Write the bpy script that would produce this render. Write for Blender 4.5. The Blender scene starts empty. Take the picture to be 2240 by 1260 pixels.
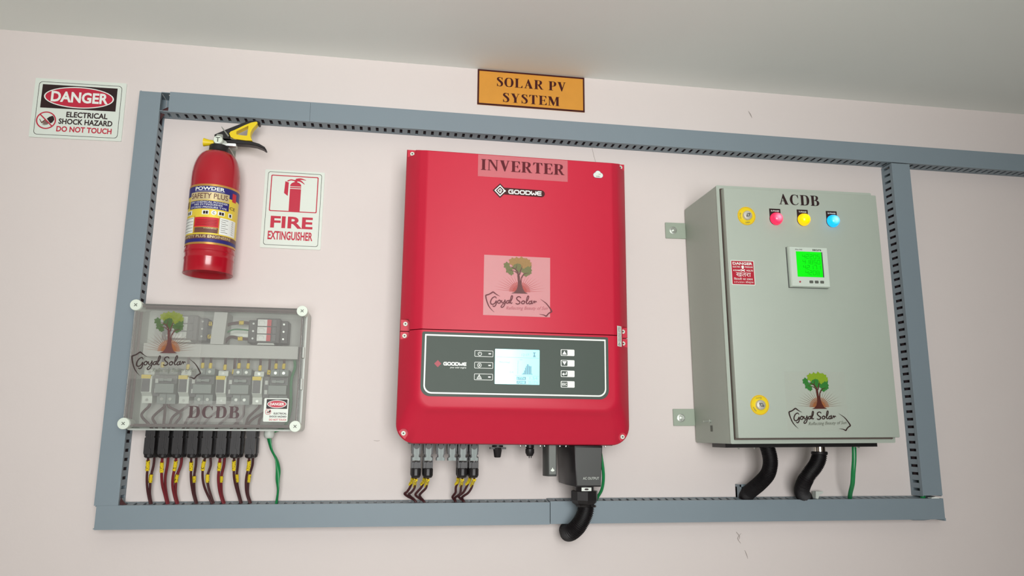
import bpy, bmesh, math, random
from mathutils import Vector, Matrix
random.seed(5)
SC = bpy.context.scene
COL = SC.collection
PI = math.pi
sin, cos, radians = math.sin, math.cos, math.radians

# ------------------------------------------------------------------ camera
cam_d = bpy.data.cameras.new('camera')
cam = bpy.data.objects.new('camera', cam_d)
COL.objects.link(cam)
cam_d.sensor_width = 36.0
cam_d.lens = 1624.58 / 2240 * 36.0
cam_d.clip_start = 0.05
right = Vector((0.9874, -0.1583, 0.0071)).normalized()
back = Vector((-0.1541, -0.9694, -0.1912)).normalized()
up = back.cross(right).normalized()
right = up.cross(back).normalized()
cam.matrix_world = Matrix(((right.x, up.x, back.x, 0.0), (right.y, up.y, back.y, -1.79),
                           (right.z, up.z, back.z, 1.55), (0, 0, 0, 1)))
SC.camera = cam

# ------------------------------------------------------------------ world and light
W = bpy.data.worlds.new('world')
SC.world = W
W.use_nodes = True
bg = W.node_tree.nodes['Background']
sky = W.node_tree.nodes.new('ShaderNodeTexSky')
sky.sky_type = 'HOSEK_WILKIE'
sky.turbidity = 4.0
sky.sun_direction = (0.5, 0.6, 0.6)
W.node_tree.links.new(sky.outputs[0], bg.inputs[0])
bg.inputs[1].default_value = 0.6

WIN = dict(x0=-0.52, x1=0.72, z0=1.05, z1=2.3, y=-3.0)   # the window opposite the equipment


def area(name, loc, rot, sx, sy, power, color, spread=180):
    l = bpy.data.lights.new(name, 'AREA')
    l.shape = 'RECTANGLE'
    l.size, l.size_y = sx, sy
    l.energy = power
    l.spread = radians(spread)
    l.color = color
    o = bpy.data.objects.new(name, l)
    o.location = loc
    o.rotation_euler = rot
    COL.objects.link(o)
    return o


area('window_light', ((WIN['x0'] + WIN['x1']) / 2, WIN['y'] + 0.13, (WIN['z0'] + WIN['z1']) / 2),
     (PI / 2 + 0.13, 0, 0), WIN['x1'] - WIN['x0'], WIN['z1'] - WIN['z0'], 27, (1.0, 1.0, 0.99), 112)

SC.view_settings.view_transform = 'Standard'
SC.view_settings.look = 'None'
SC.view_settings.gamma = 1.0
SC.view_settings.exposure = 0.0
SC.view_settings.use_curve_mapping = False


# ------------------------------------------------------------------ materials
def lin(c):
    c = c / 255.0
    return c / 12.92 if c <= 0.04045 else ((c + 0.055) / 1.055) ** 2.4


MATS = {}


def mat(name, rgb, rough=0.5, metal=0.0, spec=0.5, var=0.04, scale=30.0, bump=0.0, bscale=200.0,
        alpha=1.0, emit=0.0, coat=0.0):
    """a procedural material: noise-varied colour, optional fine relief; alpha < 1 mixes in plain transparency"""
    if name in MATS:
        return MATS[name]
    m = bpy.data.materials.new(name)
    m.use_nodes = True
    nt = m.node_tree
    N, L = nt.nodes, nt.links
    b = N['Principled BSDF']
    col = [lin(c) for c in rgb]
    tc = N.new('ShaderNodeTexCoord')
    nz = N.new('ShaderNodeTexNoise')
    nz.inputs['Scale'].default_value = scale
    nz.inputs['Detail'].default_value = 4
    L.new(tc.outputs['Object'], nz.inputs['Vector'])
    mx = N.new('ShaderNodeMix')
    mx.data_type = 'RGBA'
    mx.inputs[6].default_value = [c * (1 - var) for c in col] + [1]
    mx.inputs[7].default_value = [min(1, c * (1 + var)) for c in col] + [1]
    L.new(nz.outputs['Fac'], mx.inputs[0])
    L.new(mx.outputs[2], b.inputs['Base Color'])
    b.inputs['Roughness'].default_value = rough
    b.inputs['Metallic'].default_value = metal
    b.inputs['Specular IOR Level'].default_value = spec
    b.inputs['Coat Weight'].default_value = coat
    if emit:
        L.new(mx.outputs[2], b.inputs['Emission Color'])
        b.inputs['Emission Strength'].default_value = emit
    if bump:
        n2 = N.new('ShaderNodeTexNoise')
        n2.inputs['Scale'].default_value = bscale
        n2.inputs['Detail'].default_value = 3
        L.new(tc.outputs['Object'], n2.inputs['Vector'])
        bp = N.new('ShaderNodeBump')
        bp.inputs['Strength'].default_value = bump
        bp.inputs['Distance'].default_value = 0.002
        L.new(n2.outputs['Fac'], bp.inputs['Height'])
        L.new(bp.outputs['Normal'], b.inputs['Normal'])
    if alpha < 1:
        tr = N.new('ShaderNodeBsdfTransparent')
        ms = N.new('ShaderNodeMixShader')
        ms.inputs[0].default_value = alpha
        L.new(tr.outputs[0], ms.inputs[1])
        L.new(b.outputs[0], ms.inputs[2])
        L.new(ms.outputs[0], N['Material Output'].inputs['Surface'])
    MATS[name] = m
    return m


M_wall = mat('painted_plaster', (226, 217, 213), 0.85, 0, 0.2, 0.025, 3.0, 0.12, 90)
M_ceil = mat('ceiling_paint', (242, 246, 240), 0.9, 0, 0.15, 0.03, 2.0, 0.1, 60)
M_wallside = mat('greyed_plaster', (200, 192, 188), 0.85, 0, 0.2, 0.025, 3.0)  # unseen front wall, coloured greyer to lower the bounce light
M_wallright = mat('dark_side_plaster', (70, 60, 60), 0.85, 0, 0.2, 0.025, 3.0)  # unseen right wall, coloured dark to dim that side of the scene
M_floor = mat('stone_floor', (240, 238, 233), 0.6, 0, 0.3, 0.1, 8)
M_duct = mat('grey_plastic', (132, 146, 154), 0.5, 0, 0.35, 0.02, 6)
M_red = mat('red_powder_coat', (200, 28, 58), 0.5, 0, 0.45, 0.02, 40, 0.05, 900)
M_redext = mat('red_gloss_paint', (176, 20, 38), 0.22, 0, 0.5, 0.02, 20, coat=0.3)
M_black = mat('black_plastic', (34, 32, 33), 0.42, 0, 0.4, 0.05, 60)
M_blackrub = mat('black_corrugated', (22, 19, 21), 0.5, 0, 0.3, 0.05, 60)
M_dkgrey = mat('dark_grey_plastic', (66, 68, 66), 0.4, 0, 0.4, 0.05, 30)
M_conn = mat('grey_green_plastic', (110, 124, 120), 0.4, 0, 0.5, 0.1, 80)
M_panel = mat('dark_green_overlay', (74, 84, 77), 0.5, 0, 0.25, 0.04, 12)
M_white = mat('white_print', (240, 244, 238), 0.4, 0, 0.3, 0.01)
M_signw = mat('pale_sign_plastic', (226, 234, 224), 0.35, 0, 0.4, 0.02, 20)
M_signred = mat('sign_red_print', (196, 44, 68), 0.4, 0, 0.35, 0.03)
M_ink = mat('black_print', (48, 30, 32), 0.45, 0, 0.3, 0.03)
M_greyink = mat('grey_print', (96, 100, 92), 0.5, 0, 0.3, 0.03)
M_gold = mat('ochre_laminate', (218, 152, 58), 0.45, 0, 0.35, 0.06, 30)
M_maroon = mat('dark_maroon_print', (64, 12, 14), 0.45, 0, 0.3, 0.05)
M_steel = mat('zinc_steel', (200, 205, 198), 0.3, 0.85, 0.5, 0.08, 50)
M_chrome = mat('polished_chrome', (235, 232, 222), 0.1, 1.0, 0.5, 0.02)
M_screw = mat('white_nylon', (226, 236, 222), 0.4, 0, 0.4, 0.02)
M_brk = mat('shaded_enamel', (160, 172, 156), 0.45, 0, 0.4, 0.03, 20)  # same enamel as the cabinet, with shade put into the colour
M_gapstrip = mat('brown_gap_strip', (104, 92, 86), 0.6, 0, 0.2, 0.03)
M_barrel = mat('satin_nickel', (225, 222, 210), 0.35, 0.55, 0.6, 0.03)
M_acdb = mat('grey_green_enamel', (176, 186, 174), 0.45, 0, 0.4, 0.02, 8, 0.05, 500)
M_yel = mat('yellow_plastic', (236, 208, 30), 0.4, 0, 0.4, 0.04)
M_yellabel = mat('yellow_foil', (240, 214, 70), 0.35, 0.1, 0.5, 0.04)
M_wire = mat('brown_cable', (72, 34, 36), 0.5, 0, 0.4, 0.1, 120)
M_laid = mat('dark_cable_sheath', (40, 28, 32), 0.6, 0, 0.2, 0.2, 40)
M_wirered = mat('dark_red_cable', (118, 32, 40), 0.5, 0, 0.4, 0.1, 120)
M_green = mat('green_cable', (24, 132, 72), 0.35, 0, 0.5, 0.1, 90)
M_boxgrey = mat('pale_grey_polycarbonate', (206, 212, 204), 0.4, 0, 0.4, 0.02)
M_edgestrip = mat('brown_edge_strip', (92, 70, 68), 0.5, 0, 0.3, 0.05)
M_mcb = mat('breaker_grey', (140, 150, 144), 0.45, 0, 0.4, 0.04)
M_mcbdk = mat('breaker_dark', (96, 98, 98), 0.45, 0, 0.4, 0.05)
M_mount = mat('mounting_plate', (196, 198, 192), 0.6, 0, 0.3, 0.03)
M_gold_foil = mat('gold_foil', (214, 160, 84), 0.3, 0.5, 0.5, 0.05)
M_goldplate = mat('pale_gold_foil', (226, 208, 160), 0.3, 0.35, 0.5, 0.1, 60)
M_blue = mat('blue_print', (48, 44, 118), 0.4, 0, 0.4, 0.04)
M_brownp = mat('brown_print', (112, 74, 64), 0.4, 0, 0.4, 0.05)
M_redp = mat('red_label_print', (206, 40, 52), 0.4, 0, 0.4, 0.05)
M_mauve = mat('mauve_hazard_print', (182, 40, 58), 0.4, 0, 0.3, 0.05)
M_lcdgreen = mat('green_backlight', (0, 214, 8), 0.4, 0, 0.4, 0.03, emit=0.5)
M_lcdblue = mat('cyan_backlight', (160, 246, 250), 0.12, 0, 0.5, 0.01, emit=0.62)
M_lcdink = mat('lcd_segments', (120, 140, 162), 0.4, 0, 0.3, 0.02, alpha=0.75)
M_lcdink2 = mat('lcd_faint_segments', (110, 170, 180), 0.4, 0, 0.3, 0.02, alpha=0.4)
M_lcdgink = mat('green_lcd_segments', (0, 130, 10), 0.4, 0, 0.3, 0.02, alpha=0.45)
M_lampr = mat('red_lens', (255, 40, 84), 0.18, 0, 0.5, 0.01, emit=0.75)
M_lampy = mat('amber_lens', (255, 196, 0), 0.18, 0, 0.5, 0.01, emit=0.72)
M_lampb = mat('blue_lens', (10, 176, 255), 0.18, 0, 0.5, 0.01, emit=0.85)
M_film = mat('milky_film', (248, 216, 216), 0.4, 0, 0.3, 0.01, alpha=0.40)
M_film2 = mat('clear_film', (244, 210, 212), 0.35, 0, 0.5, 0.01, alpha=0.22)
M_film3 = mat('thin_clear_film', (225, 220, 210), 0.3, 0, 0.5, 0.01, alpha=0.09)
M_inv_ink = mat('maroon_letter_print', (92, 12, 26), 0.5, 0, 0.3, 0.03)
M_leafd = mat('leaf_green_print', (52, 122, 52), 0.45, 0, 0.3, 0.1, 300)
M_leafl = mat('lime_green_print', (132, 164, 40), 0.45, 0, 0.3, 0.1, 300)
M_leafd2 = mat('olive_print', (112, 112, 70), 0.45, 0, 0.3, 0.1, 300)
M_leafl2 = mat('ochre_leaf_print', (156, 122, 74), 0.45, 0, 0.3, 0.1, 300)
M_leafd3 = mat('green_film_print', (78, 106, 58), 0.45, 0, 0.3, 0.1, 300, alpha=0.8)
M_leafl3 = mat('lime_film_print', (142, 156, 62), 0.45, 0, 0.3, 0.1, 300, alpha=0.7)
M_bark = mat('bark_print', (84, 40, 34), 0.45, 0, 0.3, 0.05)
M_bark2 = mat('bark_film_print', (98, 58, 56), 0.45, 0, 0.3, 0.05)
M_sun1 = mat('orange_glow_print', (206, 120, 56), 0.45, 0, 0.3, 0.05, alpha=0.35)
M_sun2 = mat('coral_glow_print', (222, 96, 80), 0.45, 0, 0.3, 0.05, alpha=0.3)
M_ray = mat('ray_print', (150, 104, 76), 0.45, 0, 0.3, 0.05, alpha=0.6)
M_ray2 = mat('coral_ray_print', (190, 100, 100), 0.45, 0, 0.3, 0.05, alpha=0.6)
M_logo_ink = mat('brown_black_print', (52, 34, 32), 0.45, 0, 0.3, 0.03)
M_logo_ink2 = mat('maroon_logo_print', (100, 38, 46), 0.45, 0, 0.3, 0.03)
M_tag_ink = mat('grey_tagline_print', (120, 124, 112), 0.45, 0, 0.3, 0.03)
M_tag_ink2 = mat('rose_tagline_print', (176, 96, 104), 0.45, 0, 0.3, 0.03)
M_pink = mat('muted_red_print', (168, 62, 74), 0.4, 0, 0.3, 0.03)
M_scuff = mat('wall_scuff', (170, 160, 154), 0.9, 0, 0.1, 0.1, 200)


def glowing(m, core):
    """lens lit by a lamp behind its middle: paler towards the lamp"""
    nt = m.node_tree
    b = nt.nodes['Principled BSDF']
    src = b.inputs['Emission Color'].links[0].from_socket
    at = nt.nodes.new('ShaderNodeAttribute')
    at.attribute_name = 'glow'
    pw = nt.nodes.new('ShaderNodeMath')
    pw.operation = 'POWER'
    pw.inputs[1].default_value = 1.3
    mx = nt.nodes.new('ShaderNodeMix')
    mx.data_type = 'RGBA'
    mx.inputs[7].default_value = [lin(c) * 1.4 for c in core] + [1]
    nt.links.new(at.outputs['Fac'], pw.inputs[0])
    nt.links.new(pw.outputs[0], mx.inputs[0])
    nt.links.new(src, mx.inputs[6])
    nt.links.new(mx.outputs[2], b.inputs['Emission Color'])


glowing(M_lampr, (255, 190, 215))
glowing(M_lampy, (255, 236, 0))
glowing(M_lampb, (190, 255, 255))


def stripes(name, base, ink, scale):
    """yellow cable marker with small dark printed characters (broken dark bars)"""
    m = mat(name, base, 0.4, 0, 0.4, 0.03)
    nt = m.node_tree
    b = nt.nodes['Principled BSDF']
    src = b.inputs['Base Color'].links[0].from_socket
    tc = nt.nodes.new('ShaderNodeTexCoord')
    mp = nt.nodes.new('ShaderNodeMapping')
    mp.inputs['Scale'].default_value = (1.3, 1.3, 0.9)
    nz = nt.nodes.new('ShaderNodeTexNoise')
    nz.inputs['Scale'].default_value = scale
    nz.inputs['Detail'].default_value = 1
    rp = nt.nodes.new('ShaderNodeValToRGB')
    rp.color_ramp.elements[0].position = 0.60
    rp.color_ramp.elements[1].position = 0.66
    mx = nt.nodes.new('ShaderNodeMix')
    mx.data_type = 'RGBA'
    mx.inputs[7].default_value = [lin(c) for c in ink] + [1]
    nt.links.new(tc.outputs['Object'], mp.inputs['Vector'])
    nt.links.new(mp.outputs[0], nz.inputs['Vector'])
    nt.links.new(nz.outputs['Fac'], rp.inputs[0])
    nt.links.new(rp.outputs[0], mx.inputs[0])
    nt.links.new(src, mx.inputs[6])
    nt.links.new(mx.outputs[2], b.inputs['Base Color'])
    return m


M_mark = stripes('yellow_marker', (232, 204, 36), (70, 58, 30), 330)


def lid_material():
    m = bpy.data.materials.new('clear_polycarbonate')
    m.use_nodes = True
    nt = m.node_tree
    nt.nodes.clear()
    N = nt.nodes
    out = N.new('ShaderNodeOutputMaterial')
    tr = N.new('ShaderNodeBsdfTransparent')
    tr.inputs[0].default_value = (0.965, 0.97, 0.96, 1)
    gl = N.new('ShaderNodeBsdfGlossy')
    gl.inputs['Roughness'].default_value = 0.03
    df = N.new('ShaderNodeBsdfDiffuse')
    df.inputs[0].default_value = (0.80, 0.79, 0.76, 1)  # dusty white layer, also painting in the haze of the lid's reflections
    nz = N.new('ShaderNodeTexNoise')
    nz.inputs['Scale'].default_value = 3
    mr = N.new('ShaderNodeMapRange')
    mr.inputs[3].default_value = 0.09
    mr.inputs[4].default_value = 0.14
    fr = N.new('ShaderNodeFresnel')
    fr.inputs[0].default_value = 1.5
    m1 = N.new('ShaderNodeMixShader')
    m2 = N.new('ShaderNodeMixShader')
    L = nt.links
    L.new(nz.outputs['Fac'], mr.inputs[0])
    L.new(mr.outputs[0], m1.inputs[0])
    L.new(tr.outputs[0], m1.inputs[1])
    L.new(df.outputs[0], m1.inputs[2])
    L.new(fr.outputs[0], m2.inputs[0])
    L.new(m1.outputs[0], m2.inputs[1])
    L.new(gl.outputs[0], m2.inputs[2])
    L.new(m2.outputs[0], out.inputs['Surface'])
    MATS['lid'] = m
    return m


M_lid = lid_material()


# ------------------------------------------------------------------ geometry builder
# coordinates are (x, d, z): d is the distance out from the wall, so world y = -d
def catmull(pts, n=6):
    out = []
    P = [pts[0]] + list(pts) + [pts[-1]]
    for i in range(1, len(P) - 2):
        p0, p1, p2, p3 = P[i - 1], P[i], P[i + 1], P[i + 2]
        for k in range(n):
            t = k / n
            out.append(tuple(0.5 * (2 * b + (c - a) * t + (2 * a - 5 * b + 4 * c - d) * t * t
                                    + (3 * b - a - 3 * c + d) * t ** 3) for a, b, c, d in zip(p0, p1, p2, p3)))
    out.append(tuple(pts[-1]))
    return out


def rr(x0, x1, z0, z1, r, seg=5):
    """rounded rectangle outline; r = one radius or (bl, br, tr, tl)"""
    if not isinstance(r, (tuple, list)):
        r = (r,) * 4
    out = []
    for (cx, cz, a0, q) in ((x0 + r[0], z0 + r[0], PI, r[0]), (x1 - r[1], z0 + r[1], 1.5 * PI, r[1]),
                            (x1 - r[2], z1 - r[2], 0, r[2]), (x0 + r[3], z1 - r[3], 0.5 * PI, r[3])):
        for k in range(seg + 1):
            a = a0 + 0.5 * PI * k / seg
            out.append((cx + q * cos(a), cz + q * sin(a)))
    return out


def ell(cx, cz, rx, rz=None, n=28, a0=0.0):
    rz = rx if rz is None else rz
    return [(cx + rx * cos(a0 + 2 * PI * k / n), cz + rz * sin(a0 + 2 * PI * k / n)) for k in range(n)]


class B:
    def __init__(self):
        self.v, self.f = [], []
        self.flat = True
        self.k = 0
        self.fn = None            # optional mapping of (x, d, z)

    def add(self, vs, fs):
        n = len(self.v)
        if self.fn:
            vs = [self.fn(*p) for p in vs]
        self.v += [tuple(p) for p in vs]
        self.f += [tuple(i + n for i in f) for f in fs]
        return self

    def box(self, x0, x1, d0, d1, z0, z1):
        return self.add([(x, d, z) for x in (x0, x1) for d in (d0, d1) for z in (z0, z1)],
                        [(0, 1, 3, 2), (4, 6, 7, 5), (0, 4, 5, 1), (2, 3, 7, 6), (0, 2, 6, 4), (1, 5, 7, 3)])

    def lift(self, d):
        self.k += 1
        return d + 0.000011 * (self.k % 17)

    def face(self, outline, d):
        d = self.lift(d)
        return self.add([(x, d, z) for x, z in outline], [tuple(range(len(outline)))])

    def prism(self, outline, d0, d1):
        n = len(outline)
        vs = [(x, d0, z) for x, z in outline] + [(x, d1, z) for x, z in outline]
        fs = [tuple(range(n)), tuple(range(2 * n - 1, n - 1, -1))]
        fs += [(i, (i + 1) % n, n + (i + 1) % n, n + i) for i in range(n)]
        return self.add(vs, fs)

    def zprism(self, outline, z0, z1):
        """outline in (x, d), extruded in z"""
        n = len(outline)
        vs = [(x, d, z0) for x, d in outline] + [(x, d, z1) for x, d in outline]
        fs = [tuple(range(n)), tuple(range(2 * n - 1, n - 1, -1))]
        fs += [(i, (i + 1) % n, n + (i + 1) % n, n + i) for i in range(n)]
        return self.add(vs, fs)

    def loft(self, rings, cap0=True, cap1=True):
        n = len(rings[0])
        vs = [p for r in rings for p in r]
        fs = []
        for k in range(len(rings) - 1):
            a, b = k * n, (k + 1) * n
            fs += [(a + i, a + (i + 1) % n, b + (i + 1) % n, b + i) for i in range(n)]
        if cap0:
            fs.append(tuple(range(n - 1, -1, -1)))
        if cap1:
            fs.append(tuple(range((len(rings) - 1) * n, len(rings) * n)))
        return self.add(vs, fs)

    def ring(self, outer, inner, d0, d1=None):
        n = len(outer)
        if d1 is None:
            vs = [(x, d0, z) for x, z in outer] + [(x, d0, z) for x, z in inner]
            return self.add(vs, [(i, (i + 1) % n, n + (i + 1) % n, n + i) for i in range(n)])
        vs = [(x, d, z) for d in (d0, d1) for o in (outer, inner) for x, z in o]
        fs = []
        for i in range(n):
            j = (i + 1) % n
            fs += [(i, j, n + j, n + i), (2 * n + i, 3 * n + i, 3 * n + j, 2 * n + j),
                   (i, 2 * n + i, 2 * n + j, j), (n + i, n + j, 3 * n + j, 3 * n + i)]
        return self.add(vs, fs)

    def cyl(self, c, axis, r, h, n=20, r1=None):
        """cylinder or cone from c along axis"""
        r1 = r if r1 is None else r1
        a = Vector(axis).normalized()
        u = a.orthogonal().normalized()
        w = a.cross(u)
        c = Vector(c)
        rings = []
        for q, t in ((r, 0), (r1, h)):
            rings.append([tuple(c + a * t + (u * cos(2 * PI * k / n) + w * sin(2 * PI * k / n)) * q) for k in range(n)])
        return self.loft(rings)

    def lathe(self, prof, c, axis=(0, 0, 1), n=24, cap=True):
        """prof = [(radius, along)]"""
        a = Vector(axis).normalized()
        u = a.orthogonal().normalized()
        w = a.cross(u)
        c = Vector(c)
        rings = [[tuple(c + a * t + (u * cos(2 * PI * k / n) + w * sin(2 * PI * k / n)) * q) for k in range(n)]
                 for q, t in prof]
        return self.loft(rings, cap, cap)

    def tube(self, pts, r, n=10, smooth=6, rf=None, flat=None):
        """pts (x,d,z); r radius or rf(i, total); flat = (wide, thin) strip section"""
        P = catmull(pts, smooth) if smooth else list(pts)
        P = [Vector(p) for p in P]
        rings = []
        ref = Vector((0, 1, 0.0))
        for i, p in enumerate(P):
            t = (P[min(i + 1, len(P) - 1)] - P[max(i - 1, 0)])
            t = t.normalized() if t.length > 1e-9 else Vector((0, 0, 1))
            s = t.cross(ref)
            s = s.normalized() if s.length > 1e-5 else t.orthogonal().normalized()
            q = s.cross(t).normalized()
            R = rf(i, len(P)) if rf else r
            if flat:
                ang = flat[2](i / (len(P) - 1)) if len(flat) > 2 else 0
                s, q = s * cos(ang) + q * sin(ang), q * cos(ang) - s * sin(ang)
                rings.append([tuple(p + s * (flat[0] * cos(2 * PI * k / n)) + q * (flat[1] * sin(2 * PI * k / n)))
                              for k in range(n)])
            else:
                rings.append([tuple(p + (s * cos(2 * PI * k / n) + q * sin(2 * PI * k / n)) * R) for k in range(n)])
        return self.loft(rings)

    def ribbon(self, pts, d, w=None, smooth=0, closed=False):
        """flat printed line: pts (x, z[, width])"""
        P = [(p[0], p[1], p[2] if len(p) > 2 else w) for p in pts]
        if smooth:
            P = catmull(P, smooth)
        n = len(P)
        vs = []
        d = self.lift(d)
        for i, (x, z, q) in enumerate(P):
            if closed:
                a, b = P[i - 1], P[(i + 1) % n]
            else:
                a, b = P[max(i - 1, 0)], P[min(i + 1, n - 1)]
            d1 = Vector((x - a[0], z - a[1]))
            d2 = Vector((b[0] - x, b[1] - z))
            d1 = d1.normalized() if d1.length > 1e-9 else d2.normalized()
            d2 = d2.normalized() if d2.length > 1e-9 else d1
            t = d1 + d2
            t = t.normalized() if t.length > 1e-6 else d1
            k = max(0.45, t.dot(d1))
            nx, nz = -t.y * q / 2 / k, t.x * q / 2 / k
            dd = d + i * 2.5e-6
            vs += [(x + nx, dd, z + nz), (x - nx, dd, z - nz)]
        m = n if closed else n - 1
        return self.add(vs, [(2 * i, 2 * i + 1, (2 * i + 3) % (2 * n), (2 * i + 2) % (2 * n)) for i in range(m)])

    def text(self, s, x0, x1, z0, z1, d, bold=0.0, shear=0.0, turn=0, keep=False):
        """flat lettering fitted into the box; turn=1 reads upward"""
        me = text_mesh(s, bold, shear)
        if me is None:
            return self
        vs, fs, (a0, a1, b0, b1) = me
        out = []
        for x, y in vs:
            u, v = (x - a0) / (a1 - a0), (y - b0) / (b1 - b0)
            if turn:
                u, v = 1 - v, u
            out.append((x0 + u * (x1 - x0), d, z0 + v * (z1 - z0)))
        return self.add(out, fs)

    def serif(self, s, x0, x1, z0, z1, d, gap=0.08):
        """bold roman capitals drawn from their own strokes"""
        x = 0.0
        lay = []
        for ch in s:
            if ch == ' ':
                x += 0.36
                continue
            w, shapes = SERIF[ch]
            lay.append((x, shapes))
            x += w + gap
        tot = x - gap
        sx, sz = (x1 - x0) / tot, (z1 - z0)
        for ox, shapes in lay:
            for kind, pts in shapes:
                if kind == 'p':
                    self.face([(x0 + (ox + p[0]) * sx, z0 + p[1] * sz) for p in pts], d)
                else:
                    sub = B()
                    d_ = self.lift(d)
                    sub.ribbon([(p[0], p[1], p[2]) for p in pts], 0, smooth=7)
                    self.add([(x0 + (ox + p[0]) * sx, d_, z0 + p[2] * sz) for p in sub.v], sub.f)
        return self

    def build(self, name, m, parent=None, bevel=None, smooth=35, root=None, kind=None, label=None):
        o0 = Vector((0, 0, 0))
        r = root or parent
        while r is not None:
            if r.parent is None:
                o0 = Vector(r.location)
                break
            r = r.parent
        me = bpy.data.meshes.new(name)
        me.from_pydata([(x - o0.x, -d - o0.y, z - o0.z) for x, d, z in self.v], [], self.f)
        bm = bmesh.new()
        bm.from_mesh(me)
        bmesh.ops.recalc_face_normals(bm, faces=bm.faces)
        if bevel:
            w, sg = bevel
            es = [e for e in bm.edges if len(e.link_faces) == 2 and e.calc_face_angle(0) > radians(40)]
            bmesh.ops.bevel(bm, geom=es, offset=w, segments=sg, affect='EDGES', profile=0.5, clamp_overlap=True)
        bm.to_mesh(me)
        bm.free()
        me.polygons.foreach_set('use_smooth', [True] * len(me.polygons))
        me.set_sharp_from_angle(angle=radians(smooth))
        me.materials.append(m)
        o = bpy.data.objects.new(name, me)
        COL.objects.link(o)
        if parent:
            o.parent = parent
        if kind:
            o['kind'] = kind
        if label:
            o['label'] = label
        return o


_TXT = {}


def text_mesh(s, bold, shear):
    key = (s, bold, shear)
    if key not in _TXT:
        cu = bpy.data.curves.new('lettering', 'FONT')
        cu.body = s
        cu.size = 1.0
        cu.offset = bold
        cu.shear = shear
        cu.resolution_u = 3
        ob = bpy.data.objects.new('lettering', cu)
        COL.objects.link(ob)
        bpy.context.view_layer.update()
        me = bpy.data.meshes.new_from_object(ob.evaluated_get(bpy.context.evaluated_depsgraph_get()))
        vs = [(v.co.x, v.co.y) for v in me.vertices]
        fs = [tuple(p.vertices) for p in me.polygons]
        bpy.data.objects.remove(ob)
        bpy.data.curves.remove(cu)
        bpy.data.meshes.remove(me)
        if not vs:
            _TXT[key] = None
        else:
            xs, ys = [v[0] for v in vs], [v[1] for v in vs]
            _TXT[key] = (vs, fs, (min(xs), max(xs), min(ys), max(ys)))
    return _TXT[key]


def R4(x0, x1, y0, y1):
    return ('p', [(x0, y0), (x1, y0), (x1, y1), (x0, y1)])


def stem(x, w=0.20, top=True, bot=True, h=1.0):
    out = [R4(x, x + w, 0, h)]
    if bot:
        out.append(('p', [(x - 0.08, 0), (x + w + 0.08, 0), (x + w + 0.08, 0.035), (x + w, 0.07), (x, 0.07), (x - 0.08, 0.035)]))
    if top:
        out.append(('p', [(x - 0.08, h), (x + w + 0.08, h), (x + w + 0.08, h - 0.035), (x + w, h - 0.07), (x, h - 0.07), (x - 0.08, h - 0.035)]))
    return out


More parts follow.
